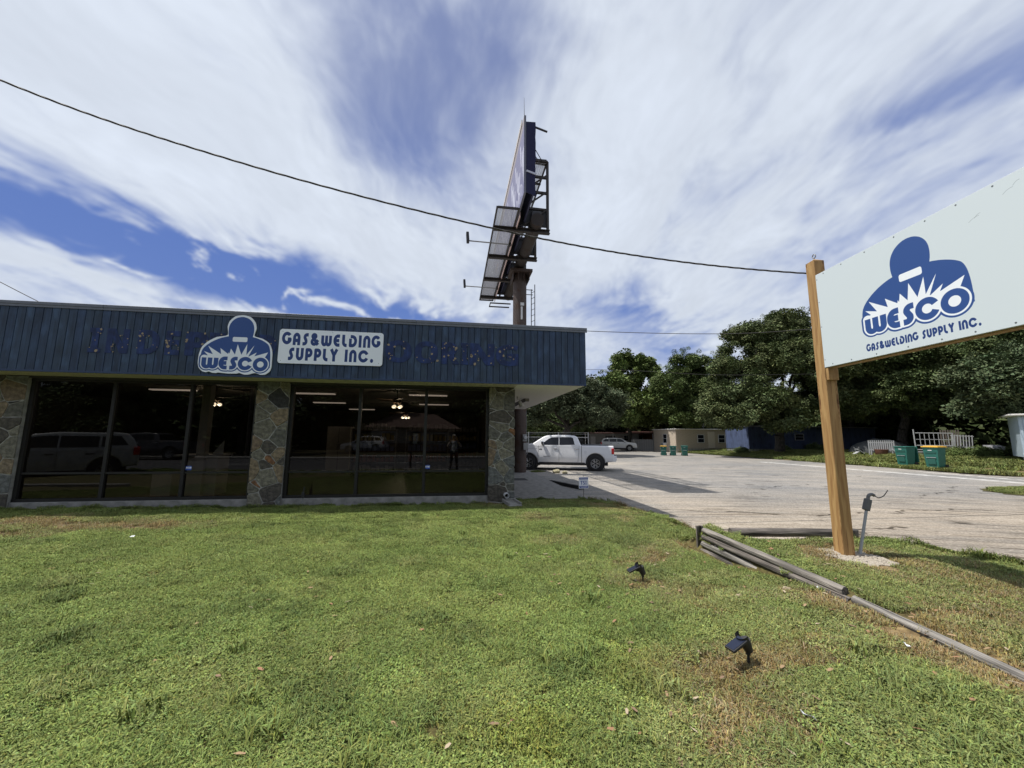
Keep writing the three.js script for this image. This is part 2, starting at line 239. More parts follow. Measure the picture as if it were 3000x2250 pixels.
// turf: patches of small leaves and blades set out over the lawn
function leafPatch(seed, n, w, o) {
  const r = rngOf(seed), pos = [], col = [], idx = [];
  const push = (p, c) => { pos.push(p.x, p.y, p.z); col.push(c[0], c[1], c[2]); return pos.length / 3 - 1; };
  for (let k = 0; k < n; k++) {
    const x = (r() - 0.5) * w, z = (r() - 0.5) * w, a = r() * 6.283, dx = Math.cos(a), dz = Math.sin(a), v = 0.62 + 0.76 * r(), dry = r() < o.dry;
    const c = dry ? [0.95 * v, 0.75 * v, 0.50 * v * 1.2] : [v * (0.86 + 0.3 * r()), v, v * (0.8 + 0.4 * r())];
    if (r() < o.blade) {
      const L = o.len * (0.5 + 0.8 * r()), lean = 0.25 + 0.9 * r(), hw = o.bw * (0.6 + 0.7 * r());
      const p0 = V3(x, 0, z), p1 = V3(x + dx * L * 0.35 * lean, L * 0.55, z + dz * L * 0.35 * lean), p2 = V3(x + dx * L * lean, L * (0.95 - 0.45 * lean), z + dz * L * lean);
      const s = V3(-dz * hw, 0, dx * hw), i0 = push(p0.clone().sub(s), c), i1 = push(p0.clone().add(s), c), i2 = push(p1.clone().sub(s), c), i3 = push(p1.clone().add(s), c), i4 = push(p2, c);
      idx.push(i0, i1, i2, i1, i3, i2, i2, i3, i4);
    } else {
      const h = o.lh * (0.15 + 0.95 * r()), R = o.ls * (0.55 + 0.8 * r()), tx = (r() - 0.5) * 1.3, tz = (r() - 0.5) * 1.3;
      const q = (u, s) => V3(x + dx * u * R - dz * s * R, Math.max(0.002, h + (u * tx + s * tz) * R), z + dz * u * R + dx * s * R);
      const i0 = push(q(-0.9, 0), c), i1 = push(q(-0.1, 0.55), c), i2 = push(q(-0.1, -0.55), c), i3 = push(q(0.7, 0.4), c), i4 = push(q(0.7, -0.4), c), i5 = push(q(1, 0), c);
      idx.push(i0, i2, i1, i1, i2, i4, i1, i4, i3, i3, i4, i5);
    }
  }
  const g = new THREE.BufferGeometry(); g.setAttribute('position', new THREE.Float32BufferAttribute(pos, 3)); g.setAttribute('color', new THREE.Float32BufferAttribute(col, 3)); g.setIndex(idx); g.computeVertexNormals(); return g;
}
const leafMat = (c, t = 0.25) => phys(c, 0.75, { vertexColors: true, side: THREE.DoubleSide, transmission: 0, specularIntensity: 0.3 });
{
  const kinds = [
    { g: leafPatch(1, 1250, 0.34, { blade: 0.25, len: 0.055, bw: 0.0026, lh: 0.036, ls: 0.0085, dry: 0.03 }) },
    { g: leafPatch(2, 1150, 0.34, { blade: 0.42, len: 0.065, bw: 0.0025, lh: 0.034, ls: 0.008, dry: 0.05 }) },
    { g: leafPatch(3, 620, 0.34, { blade: 0.75, len: 0.085, bw: 0.0030, lh: 0.03, ls: 0.011, dry: 0.04 }) },
    { g: leafPatch(4, 360, 0.34, { blade: 0.65, len: 0.06, bw: 0.0022, lh: 0.018, ls: 0.009, dry: 0.55 }) },
    { g: leafPatch(5, 70, 0.15, { blade: 1, len: 0.10, bw: 0.0034, lh: 0.03, ls: 0.01, dry: 0.02 }) },
  ].map((k) => ({ ...k, list: [] }));
  const r = rngOf(77), st = 0.165, darkSpots = [[0.9, -2.95, 0.2], [-0.8, -2.85, 0.2], [-2.0, -4.3, 0.25], [1.0, -4.4, 0.16], [2.7, -6.1, 0.35], [0.2, -6.3, 0.22], [-3.0, -3.6, 0.2], [0.2, -3.5, 0.15]], limeSpots = [[0.4, -2.35, 0.26], [1.4, -2.9, 0.25]];
  for (let z = -10.6; z < 1.4; z += st) for (let x = -14; x < 9.4; x += st) {
    if (z > -1.2) { if (r() > 0.25) continue; } else if (x < -1.4 * -z - 1.5 || x > 1.9 * -z + 2) continue;
    const px = x + (r() - 0.5) * st * 1.2, pz = z + (r() - 0.5) * st * 1.2, d = grassDist(px, pz); if (d < 0.06) continue;
    const wd = Math.abs(px - wallX(pz)); if (pz > -5.6 && wd < 0.10) continue;
    const b = bare(px, pz); if (pz > -4.9 && Math.hypot((px - 4.98) / 1.2, pz + 4.42) < 0.34 && r() < 0.93) continue; if (r() < smooth(0.6, 1.05, b) * 0.55) continue;
    const n1 = fbm(px * 0.7, pz * 0.9 + 4, 3), n2 = fbm(px * 2.6 + 9, pz * 3, 3);
    let dark = 0, lime = 0; for (const [a, c, q] of darkSpots) dark += Math.exp(-(((px - a) ** 2 + (pz - c) ** 2) / (q * q)) * (1 + 0.6 * n2)); for (const [a, c, q] of limeSpots) lime += Math.exp(-((px - a) ** 2 + (pz - c) ** 2) / (q * q));
    const right = smooth(0.8, 2.4, px);
    let c = [0.158, 0.215, 0.058]; const tint = (t, k) => { c = c.map((v, i) => mix(v, t[i], clamp(k))); };
    tint([0.205, 0.256, 0.070], 0.5 + n1 * 1.2 - 0.5 * right); tint([0.090, 0.130, 0.042], smooth(0.1, 0.6, n2) * 0.55 + 0.5 * dark); tint([0.25, 0.27, 0.05], 0.6 * lime); const n3 = noise(px * 7, pz * 8); tint([0.11, 0.135, 0.045], 0.4 * smooth(0.15, 0.6, n3)); tint([0.25, 0.25, 0.09], 0.4 * smooth(0.2, 0.7, -n3)); tint([0.29, 0.25, 0.12], b * 0.9);
    const kind = b > 0.45 ? 3 : dark > 0.5 || n2 > 0.33 ? 2 : r() < 0.5 - 0.2 * right ? 0 : 1;
    const v = 0.8 + 0.4 * r();
    kinds[kind].list.push([px, lawnY(px, pz) - 0.002, pz, r() * 6.283, 0.72 + 0.30 * r(), c.map((q) => q * v)]); if (b > 0.25 && r() < 0.8) kinds[3].list.push([px + 0.05, lawnY(px, pz) - 0.003, pz + 0.04, r() * 6.283, 0.7 + 0.3 * r(), [0.27 * v, 0.225 * v, 0.13 * v]]);
    if (b < 0.5 && r() < 0.012 + 0.02 * smooth(-4.5, -2, pz) + 0.03 * clamp(dark)) kinds[4].list.push([px, lawnY(px, pz), pz, r() * 6.283, 0.6 + 0.8 * r(), c.map((q) => q * 0.95)]);
  }
  for (const [x, z, s] of [[-6.6, -6.3, 1.6], [-1.25, -2.85, 1.2], [-1.0, -2.55, 1.2], [0.75, -3.0, 1.2], [5.15, -4.6, 0.9], [6.8, -4.35, 1.5], [6.9, -4.3, 1.2], [-0.45, -2.3, 1.1], [2.0, -2.0, 1.0]]) kinds[4].list.push([x, lawnY(x, z), z, s * 3, s, [0.17, 0.21, 0.055]]);
  const m = new THREE.Matrix4(), q = new THREE.Quaternion(), labels = ['short small-leaved lawn turf', 'mixed turf of leaves and short blades', 'darker grass with longer blades', 'thin dry grass over bare soil', 'tall grass tufts standing above the lawn'];
  kinds.forEach((k, i) => {
    const im = new THREE.InstancedMesh(k.g, leafMat([1, 1, 1]), k.list.length); im.name = numbered('grass');
    k.list.forEach(([x, y, z, a, s, c], j) => { const nx = (lawnY(x + 0.1, z) - lawnY(x - 0.1, z)) / 0.2, nz = (lawnY(x, z + 0.1) - lawnY(x, z - 0.1)) / 0.2; q.setFromUnitVectors(V3(0, 1, 0), V3(-nx, 1, -nz).normalize()).multiply(new THREE.Quaternion().setFromAxisAngle(V3(0, 1, 0), a)); m.compose(V3(x, y, z), q, V3(s, s, s)); im.setMatrixAt(j, m); im.setColorAt(j, rgb(c)); });
    im.castShadow = im.receiveShadow = true; tag(im, labels[i], 'grass'); im.userData.kind = 'stuff'; scene.add(im);
  });
}
// verge beyond the side street
const vergeY = (x, z) => -0.07 + 0.45 * smooth(27, 36, x) + 0.05 * noise(x * 0.4, z * 0.4);
{
  const P = [[27.1, -62], [27.1, -24], [26.3, -17], [27.5, -14.2], [31, -13.2], [75, -10], [75, -62]], idx = [], pos = [], uv = [], col = [], nx = 96, nz = 100;
  for (let j = 0; j <= nz; j++) for (let i = 0; i <= nx; i++) { const x = 25.5 + (i / nx) ** 1.3 * 50, z = -62 + (j / nz) * 52, d = polyDist(x, z, P) + 0.3 * noise(x * 0.8, z * 0.8), s = smooth(0.1, 0.5, fbm(x * 0.3, z * 0.5, 4) + 0.5 * Math.exp(-((x - 29.5) ** 2) / 1.6) * smooth(-26, -22, z)); pos.push(x, mix(-0.3, vergeY(x, z), smooth(-0.4, 0.3, d)), z); uv.push(x, z); col.push(mix(0.20, 0.50, s), mix(0.23, 0.43, s), mix(0.09, 0.32, s)); }
  for (let j = 0; j < nz; j++) for (let i = 0; i < nx; i++) { const a = j * (nx + 1) + i, b = a + 1, c = a + nx + 1, d = c + 1; idx.push(a, c, b, b, c, d); }
  const g = new THREE.BufferGeometry(); g.setAttribute('position', new THREE.Float32BufferAttribute(pos, 3)); g.setAttribute('uv', new THREE.Float32BufferAttribute(uv, 2)); g.setAttribute('color', new THREE.Float32BufferAttribute(col, 3)); g.setIndex(idx); g.computeVertexNormals();
  struct('verge', g, mat([1, 1, 1], 0.95, { vertexColors: true, map: rep(T.soil, 0.6) }), 'grass verge beyond the side street');
  const isl = []; for (let k = 0; k < 40; k++) { const a = (k / 40) * 6.283; isl.push([21.2 + Math.cos(a) * 3.4 * (1 + 0.2 * noise(k * 0.4, 3)), -(-10.6 + Math.sin(a) * 1.5 * (1 + 0.3 * noise(k * 0.5, 9)))]); }
  struct('grass_island', uvm(new THREE.ShapeGeometry(shapeOf(isl)).rotateX(-Math.PI / 2).translate(0, -0.085, 0)), mat([0.19, 0.21, 0.08], 0.95, { map: rep(T.soil, 1) }), 'low island of grass beside the street at the right edge');
  // verge grass
  const r = rngOf(12), gg = leafPatch(9, 260, 0.6, { blade: 0.9, len: 0.17, bw: 0.009, lh: 0.06, ls: 0.03, dry: 0.12 }), L = [];
  for (let k = 0; k < 9000; k++) { const x = 26.4 + Math.pow(r(), 1.3) * 26, z = -52 + r() * 40; if (polyDist(x, z, P) < 0.25) continue; const s = fbm(x * 0.3, z * 0.5, 4) + 0.5 * Math.exp(-((x - 29.5) ** 2) / 1.6) * smooth(-26, -22, z); if (s > 0.22 && r() < 0.9) continue; L.push([x, vergeY(x, z), z, 0.7 + 0.9 * r()]); }
  for (let k = 0; k < 500; k++) { const a = r() * 6.283, q = Math.sqrt(r()) * 0.95; L.push([21.2 + Math.cos(a) * 3.3 * q, -0.085, -10.6 + Math.sin(a) * 1.4 * q, 0.35 + 0.3 * r()]); }
  for (let k = 0; k < 260; k++) { const x = 1.6 + r() * 7, z = -19.5 - r() * 1.6; if (x > 3.2 && x < 8.5 && z < -20.2) continue; if (x < 4.6) L.push([x, -0.1, z, 0.25 + 0.3 * r()]); }
  const im = new THREE.InstancedMesh(gg, leafMat([1, 1, 1]), L.length), m = new THREE.Matrix4(); im.name = numbered('grass');
  L.forEach(([x, y, z, s], j) => { m.makeRotationY(r() * 6.283).scale(V3(s, s, s)).setPosition(x, y, z); im.setMatrixAt(j, m); const v = 0.8 + 0.5 * r(), d = r() * 0.5; im.setColorAt(j, rgb([mix(0.13, 0.24, d) * v, mix(0.17, 0.22, d) * v, mix(0.05, 0.09, d) * v])); });
  im.castShadow = im.receiveShadow = true; tag(im, 'unmown grass on the verge by the mobile homes', 'grass'); im.userData.kind = 'stuff'; scene.add(im);
}
// walkway slabs beside the shop
{
  const w = part('walkway', scene); w.name = numbered('walkway'); w.userData = { kind: 'structure', label: 'concrete walkway along the right side of the shop' };
  for (const [z0, z1] of [[-14.3, -10.5], [-19.3, -14.315]]) M('slab', bb(1.44, 3.66, -0.16, 0.015, z0, z1, { r: 0.012 }), mat([0.30, 0.29, 0.275], 0.9, { map: T.concrete }), w);
}

// ================================================================ the shop
const shop = thing('store_building', 'long low shop with blue board fascia, stone pillars and dark windows', 'building');
const ZF = -9.3, ZS = -8.65, YS = 2.84, YT = 4.19;
{
  const brick = mat([0.10, 0.075, 0.06], 0.9, { map: T.stone }), trimM = mat([0.20, 0.21, 0.23], 0.45, { metalness: 0.6, map: T.speck });
  // shell
  const wallM = mat([0.19, 0.17, 0.15], 0.9, { map: rep(T.concrete, 0.4) });
  M('side_wall', [bb(1.22, 1.425, -0.15, 3.3, -23, -9.44)], brick, shop);
  M('rear_wall', [bb(-13, 1.22, -0.15, 3.3, -23.2, -23)], wallM, shop);
  M('end_wall', [bb(-13.2, -13, -0.15, 3.3, -23.2, -9.44)], wallM, shop);
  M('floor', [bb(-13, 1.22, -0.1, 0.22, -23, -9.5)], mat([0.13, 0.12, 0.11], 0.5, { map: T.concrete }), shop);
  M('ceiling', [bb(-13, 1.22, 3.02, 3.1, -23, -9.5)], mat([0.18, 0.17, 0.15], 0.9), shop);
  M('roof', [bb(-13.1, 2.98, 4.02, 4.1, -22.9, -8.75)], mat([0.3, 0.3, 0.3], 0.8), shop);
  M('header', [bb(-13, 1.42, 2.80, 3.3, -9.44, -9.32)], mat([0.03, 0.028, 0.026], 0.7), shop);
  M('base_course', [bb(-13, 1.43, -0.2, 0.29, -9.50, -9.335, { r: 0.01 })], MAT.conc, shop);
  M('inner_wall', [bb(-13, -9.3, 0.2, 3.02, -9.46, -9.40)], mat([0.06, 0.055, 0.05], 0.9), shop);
  // stone pillars
  const palette = [[0.25, 0.235, 0.18], [0.18, 0.175, 0.145], [0.31, 0.29, 0.22], [0.34, 0.265, 0.17], [0.31, 0.155, 0.07], [0.06, 0.058, 0.062], [0.21, 0.22, 0.21], [0.13, 0.115, 0.095], [0.29, 0.215, 0.14]].map((c) => mat(c, 0.85, { map: rep(T.stone, 2.2), bumpMap: rep(T.stoneBump, 3), bumpScale: 0.012 }));
  const weights = [3.6, 3.6, 2.8, 2, 1.0, 2.2, 2.6, 2.5, 1.6];
  const mortar = mat([0.50, 0.49, 0.45], 0.95, { map: T.concrete });
  function pillar(x0, x1, seed, n) {
    const g = part('pillar', shop), r = rngOf(seed), y0 = 0.0, y1 = 2.83, S = [];
    M('mortar', bb(x0 + 0.012, x1 - 0.012, -0.15, y1, ZF - 0.18, ZF + 0.007), mortar, g);
    for (let k = 0; k < n; k++) { let best, bd = -1; for (let t = 0; t < 9; t++) { const q = [mix(x0, x1, r()), mix(y0, y1, r())]; let d = 1e9; for (const s of S) d = Math.min(d, Math.hypot((q[0] - s[0]) * 0.6, q[1] - s[1])); if (d > bd) { bd = d; best = q; } } S.push([...best, Math.pow(r(), 1.3) * 0.055, 0.75 + r() * 0.5]); }
    S.forEach(([sx, sy, sw], i) => {
      const e = 0.012 * r(); let P = [[x0 - e, y0], [x1 + 0.012 * r(), y0], [x1 + 0.012 * r(), y1], [x0 - e, y1]]; const m = 0.007 + 0.007 * r();
      S.forEach(([tx, ty, tw], j) => {
        if (i === j || !P.length) return; let nx = tx - sx, ny = ty - sy; const L = Math.hypot(nx, ny); nx /= L; ny /= L; const d = (L * L + sw - tw) / (2 * L) - m, out = [];
        for (let k = 0; k < P.length; k++) { const a = P[k], b = P[(k + 1) % P.length], da = (a[0] - sx) * nx + (a[1] - sy) * ny - d, db = (b[0] - sx) * nx + (b[1] - sy) * ny - d; if (da <= 0) out.push(a); if (da < 0 !== db < 0) { const t = da / (da - db); out.push([mix(a[0], b[0], t), mix(a[1], b[1], t)]); } } P = out;
      });
      if (P.length < 3) return;
      const Q = []; P.forEach((a, k) => { const b = P[(k + 1) % P.length], L = Math.hypot(b[0] - a[0], b[1] - a[1]), c = Math.min(0.28, 0.018 / L); Q.push([mix(a[0], b[0], c), mix(a[1], b[1], c)]); if (L > 0.1) { const j = (r() - 0.5) * 0.014; Q.push([(a[0] + b[0]) / 2 + j, (a[1] + b[1]) / 2 + j]); } Q.push([mix(a[0], b[0], 1 - c), mix(a[1], b[1], 1 - c)]); });
      let ar = 0; Q.forEach((a, k) => { const b = Q[(k + 1) % Q.length]; ar += a[0] * b[1] - b[0] * a[1]; }); if (Math.abs(ar) < 0.0012) return;
      const dep = 0.016 + 0.014 * r(); let gg; gg = uvm(prism(Q, dep, { bevel: 0.006, bs: 1 }));
      const cx = sx, cy = sy, tx = (r() - 0.5) * 0.08, ty = (r() - 0.5) * 0.08, p = gg.attributes.position; for (let k = 0; k < p.count; k++) if (p.getZ(k) > 0.008) p.setZ(k, p.getZ(k) + (p.getX(k) - cx) * tx + (p.getY(k) - cy) * ty);
      gg.computeVertexNormals(); gg.translate(0, 0, ZF);
      let w = r() * 21.9, c = 0; while (w > weights[c] && c < 8) w -= weights[c++];
      const uv = gg.attributes.uv, ou = r() * 5; for (let k = 0; k < uv.count; k++) uv.setXY(k, uv.getX(k) + ou, uv.getY(k) + ou * 2);
      M('stone', gg, palette[c], g);
    });
  }
  pillar(0.82, 1.43, 41, 30); pillar(-4.33, -3.67, 24, 27); pillar(-9.35, -8.70, 15, 24);
  // windows: two bays of dark bronze frames and tinted glass
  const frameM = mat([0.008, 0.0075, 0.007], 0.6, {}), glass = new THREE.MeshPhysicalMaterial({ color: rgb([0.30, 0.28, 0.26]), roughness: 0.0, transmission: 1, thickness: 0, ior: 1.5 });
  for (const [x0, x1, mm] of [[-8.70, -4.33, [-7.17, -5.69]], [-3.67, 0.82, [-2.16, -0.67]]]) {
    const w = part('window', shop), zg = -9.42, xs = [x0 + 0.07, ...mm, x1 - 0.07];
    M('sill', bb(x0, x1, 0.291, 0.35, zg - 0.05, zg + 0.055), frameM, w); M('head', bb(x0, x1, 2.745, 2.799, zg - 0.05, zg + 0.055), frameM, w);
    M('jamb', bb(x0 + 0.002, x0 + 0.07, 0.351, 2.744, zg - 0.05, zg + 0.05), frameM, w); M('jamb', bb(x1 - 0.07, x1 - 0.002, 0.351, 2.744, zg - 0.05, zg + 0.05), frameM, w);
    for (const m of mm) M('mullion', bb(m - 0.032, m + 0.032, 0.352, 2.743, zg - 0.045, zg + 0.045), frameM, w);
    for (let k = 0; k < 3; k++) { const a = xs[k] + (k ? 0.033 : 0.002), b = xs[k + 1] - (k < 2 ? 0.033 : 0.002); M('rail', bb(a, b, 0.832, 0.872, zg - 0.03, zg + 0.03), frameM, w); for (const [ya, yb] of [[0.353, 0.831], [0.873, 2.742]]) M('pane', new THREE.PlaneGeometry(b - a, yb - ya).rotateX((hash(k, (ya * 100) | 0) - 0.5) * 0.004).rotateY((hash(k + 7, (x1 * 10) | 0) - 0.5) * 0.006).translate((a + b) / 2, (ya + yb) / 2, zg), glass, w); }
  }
  // fascia of vertical boards
  const f = part('fascia', shop), tones = [[0.040, 0.073, 0.140], [0.035, 0.066, 0.130], [0.045, 0.081, 0.148], [0.038, 0.071, 0.145], [0.043, 0.076, 0.133]], bm = tones.map((c, i) => { const t = T.paint.clone(); t.repeat.set(0.9, 0.5); t.offset.set(i * 0.21, i * 0.37); t.needsUpdate = true; return mat(c, 0.7, { map: t }); });
  M('backing', bb(-13, 3.0, YS + 0.02, YT - 0.005, ZS - 0.10, ZS - 0.022), mat([0.018, 0.032, 0.06], 0.8), f);
  M('side_panel', [bb(2.905, 3.0, YS + 0.02, YT - 0.005, -16.5, ZS - 0.101), bb(3.001, 3.02, YS + 0.02, YT - 0.005, -16.5, ZS - 0.001)], bm[0], f);
  const r = rngOf(8), pitch = 0.1455, geos = [0, 1, 2, 3].map((k) => box(pitch - 0.010, YT - YS - 0.012, 0.022, 0, 0, 0, { r: 0.004, s: 1, off: k * 0.37 }));
  for (let k = 0; k < 108; k++) { const o = M('board', geos[(r() * 4) | 0], bm[(r() * 5) | 0], f); o.position.set(3.02 - pitch / 2 - k * pitch, (YS + YT) / 2 + 0.004, ZS - 0.011 + (r() - 0.5) * 0.002); }
  M('bottom_trim', bb(-13, 3.022, YS - 0.004, YS + 0.035, ZS - 0.02, ZS + 0.012, { r: 0.004 }), mat([0.022, 0.042, 0.095], 0.6), f);
  for (const [a, b] of [[-13, -7.02], [-7.015, -3.6], [-3.595, -0.9], [-0.895, 3.06]]) M('roof_cap', [bb(a, b, YT - 0.03, YT + 0.035, ZS - 0.2, ZS + 0.022 + 0.004 * ((b * 10) & 1), { r: 0.006 }), bb(a, b, YT - 0.075, YT - 0.032, ZS + 0.002, ZS + 0.014)], trimM, f);
  M('side_cap', bb(2.86, 3.058, YT - 0.03, YT + 0.033, -16.5, ZS - 0.201), trimM, f);
  // letters left from the earlier lettering, painted over, with dabs of old glue
  const letM = mat([0.018, 0.042, 0.155], 0.75, { map: T.paint }), dabs = [], lr = rngOf(31);
  for (const [ch, a, b] of [['I', -7.19, -6.97], ['N', -6.88, -6.49], ['D', -6.33, -5.94], ['E', -5.83, -5.57], ['P', -5.47, -5.05], ['E', -5.03, -4.74], ['D', -4.11, -3.74], ['O', -1.53, -0.97], ['O', -0.91, -0.40], ['R', -0.32, 0.07], ['I', 0.10, 0.27], ['N', 0.30, 0.86], ['G', 0.89, 1.42]]) {
    const g = new THREE.ExtrudeGeometry(font.generateShapes(ch, 1), { depth: 0.004, bevelEnabled: true, bevelSize: 0.03, bevelThickness: 0.001, bevelSegments: 1, curveSegments: 6 }); g.computeBoundingBox(); const q = g.boundingBox;
    const sx = (b - a) / (q.max.x - q.min.x), sy = 0.5 / (q.max.y - q.min.y); g.translate(-q.min.x, -q.min.y, -q.min.z).scale(sx, sy, 1).translate(a, 3.245, ZS + 0.002);
    M('letter', uvm(g), letM, f);
    const shp = font.generateShapes(ch, 1)[0].getPoints(6).map((p) => [(p.x - q.min.x) * sx + a, (p.y - q.min.y) * sy + 3.245]);
    const n = 11; for (let k = 0; k < n; k++) { const x = mix(a, b, lr()), y = mix(3.26, 3.73, lr()); if (polyDist(x, y, shp) < 0.012 || (ch === 'I' && lr() < 0.5)) continue; if ((ch === 'O') && Math.hypot((x - (a + b) / 2) / (b - a), (y - 3.495) / 0.5) < 0.24) continue; const R = 0.007 + 0.030 * lr() * lr(), P = []; for (let t = 0; t < 9; t++) { const A = (t / 9) * 6.283, w = R * (0.75 + 0.5 * lr()); P.push([x + Math.cos(A) * w, y + Math.sin(A) * w]); } dabs.push(uvm(prism(P, 0.003).translate(0, 0, ZS + 0.0085))); }
  }
  const db = M('glue_dabs', dabs, mat([0.30, 0.235, 0.16], 0.9), f); db.userData.kind = 'stuff'; db.userData.label = 'tan dabs of old glue on the painted-over letters';
  // soffit planks
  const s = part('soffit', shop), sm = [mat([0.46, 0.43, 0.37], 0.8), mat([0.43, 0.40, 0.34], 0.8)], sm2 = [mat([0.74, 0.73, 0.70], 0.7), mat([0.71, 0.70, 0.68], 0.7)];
  const ga = bb(-0.068, 0.068, YS + 0.004, YS + 0.02, ZF - 0.05, ZS - 0.021, { r: 0.003, s: 1 }), gb = bb(1.43, 3.0, YS + 0.004, YS + 0.02, -0.068, 0.068, { r: 0.003, s: 1 });
  M('soffit_backing', [bb(-13, 1.43, YS + 0.021, YS + 0.03, ZF - 0.05, ZS - 0.1), bb(1.43, 2.9, YS + 0.021, YS + 0.03, -16.5, ZS - 0.1)], mat([0.10, 0.10, 0.09], 0.9), s);
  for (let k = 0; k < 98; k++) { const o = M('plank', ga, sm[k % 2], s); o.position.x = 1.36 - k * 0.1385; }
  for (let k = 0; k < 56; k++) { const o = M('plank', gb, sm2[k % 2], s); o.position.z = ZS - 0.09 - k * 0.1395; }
  M('fascia_end', bb(1.43, 3.0, YS + 0.005, YT - 0.02, -16.56, -16.5), sm2[0], s);
}
// ================================================================ signs
// strokes of the sign lettering: a rounded heavy face, one path per letter in a box one unit high
const GLYPH = {
  W: [1.0, 'M.13 .13 L.13 .62 A.18 .25 0 0 0 .5 .62 L.5 .13 M.5 .62 A.18 .25 0 0 0 .87 .62 L.87 .13'], E: [0.66, 'M.6 .13 L.42 .13 A.29 .37 0 0 0 .42 .87 L.6 .87 M.2 .5 L.55 .5'],
  S: [0.6, 'M.58 .13 L.44 .13 A.2 .2 0 0 0 .26 .4 L.36 .58 A.2 .2 0 0 1 .2 .87 L.06 .87'], C: [0.98, 'M.84 .35 A.37 .37 0 1 0 .84 .65'], O: [1.0, 'M.5 .13 A.37 .37 0 0 1 .5 .87 A.37 .37 0 0 1 .5 .13 Z'],
  G: [0.8, 'M.66 .22 A.33 .37 0 1 0 .70 .62 L.70 .54 L.48 .54'], A: [0.68, 'M.13 1 L.13 .42 A.21 .29 0 0 1 .55 .42 L.55 1 M.13 .62 L.55 .62'], N: [0.7, 'M.13 1 L.13 .44 A.22 .31 0 0 1 .57 .44 L.57 1 M.13 .3 L.13 1'],
  L: [0.5, 'M.13 0 L.13 .62 A.24 .25 0 0 0 .36 .87 L.46 .87'], D: [0.78, 'M.13 .13 L.3 .13 A.34 .37 0 0 1 .3 .87 L.13 .87 L.13 .3'], I: [0.26, 'M.13 0 L.13 1'], U: [0.7, 'M.13 0 L.13 .6 A.22 .27 0 0 0 .57 .6 L.57 0'],
  P: [0.66, 'M.13 1 L.13 .13 L.32 .13 A.2 .22 0 0 1 .32 .6 L.26 .6'], Y: [0.74, 'M.1 0 L.37 .5 L.64 0 M.37 .5 L.37 1'], '.': [0.34, 'M.17 .84 L.17 .86'], '&': [0.86, 'M.74 .92 L.26 .34 A.15 .14 0 1 1 .5 .28 L.22 .54 A.19 .19 0 1 0 .52 .8 L.72 .52'], ' ': [0.34, ''],
};
function lettering(c, text, x, y, h, colour, o = {}) {   // returns the end x
  const w = (o.w ?? 1) * h, gap = (o.gap ?? 0.08) * w; let px = x;
  for (const ch of text) { const [adv, d] = GLYPH[ch]; if (d) { c.save(); c.translate(px, y); c.scale(w, h); c.strokeStyle = colour; c.lineWidth = o.lw ?? 0.25; c.lineCap = ch === '.' ? 'round' : 'butt'; c.lineJoin = 'round'; if (ch === '.') c.lineWidth = 0.3; c.stroke(new Path2D(d)); c.restore(); } px += adv * w + gap; }
  return px;
}
const logoWidth = (text, h, o) => { let p = 0; const w = (o.w ?? 1) * h; for (const ch of text) p += GLYPH[ch][0] * w + (o.gap ?? 0.08) * w; return p - (o.gap ?? 0.08) * w; };
const BLUE = '#2a4c8a', INK = '#1f3a74';
// welder emblem in its own units: 800 wide, 650 high
const bodyPath = 'M300 228 C294 205 290 180 291 150 C292 62 360 8 434 8 C508 8 576 62 576 150 C577 180 572 205 566 226 C640 240 710 270 745 300 C780 335 788 420 788 540 L788 560 L14 560 C10 480 14 400 34 372 C80 300 210 240 300 228 Z';
const burst = [[30, 446], [92, 440], [48, 398], [146, 428], [86, 338], [236, 424], [222, 358], [312, 420], [318, 400], [326, 416], [338, 360], [388, 424], [408, 310], [458, 424], [514, 306], [514, 424], [596, 316], [536, 444], [628, 394], [604, 436], [756, 388], [716, 462], [745, 560], [30, 560]];
function emblem(c, x, y, s, o) {
  const P = new Path2D(bodyPath), word = (colour, lw) => { for (const [ch, px, py, w, h] of [['W', 34, 448, 178, 132], ['E', 222, 452, 150, 132], ['S', 330, 450, 160, 134], ['C', 432, 448, 156, 140], ['O', 598, 450, 164, 146]]) { c.save(); c.translate(px, py); c.scale(w, h); c.strokeStyle = colour; c.lineWidth = (lw + 42) / ((w + h) / 2); c.lineJoin = 'round'; c.lineCap = lw > 10 ? 'round' : 'butt'; c.stroke(new Path2D(GLYPH[ch][1])); c.restore(); } };
  c.save(); c.translate(x, y); c.scale(s, s * (o.tall ?? 1)); c.lineJoin = 'round';
  if (o.border) { c.strokeStyle = '#dfe3ea'; c.fillStyle = '#dfe3ea'; c.lineWidth = 34; c.stroke(P); c.fill(P); word('#dfe3ea', 86); }
  c.fillStyle = BLUE; c.fill(P); word(BLUE, 52);
  c.fillStyle = '#edf0f4'; c.beginPath(); burst.forEach(([a, b], i) => (i ? c.lineTo(a, b) : c.moveTo(a, b))); c.closePath(); c.fill(); word('#edf0f4', 26);
  c.fillStyle = '#edf0f4'; c.beginPath(); c.roundRect(346, 232, 164, 52, 14); c.fill();
  c.fillStyle = BLUE; word(BLUE, 2); c.restore();
}
function printed(g, x0, x1, y0, y1) { const p = g.attributes.position, uv = g.attributes.uv; for (let i = 0; i < p.count; i++) uv.setXY(i, (p.getX(i) - x0) / (x1 - x0), (p.getY(i) - y0) / (y1 - y0)); return g; }
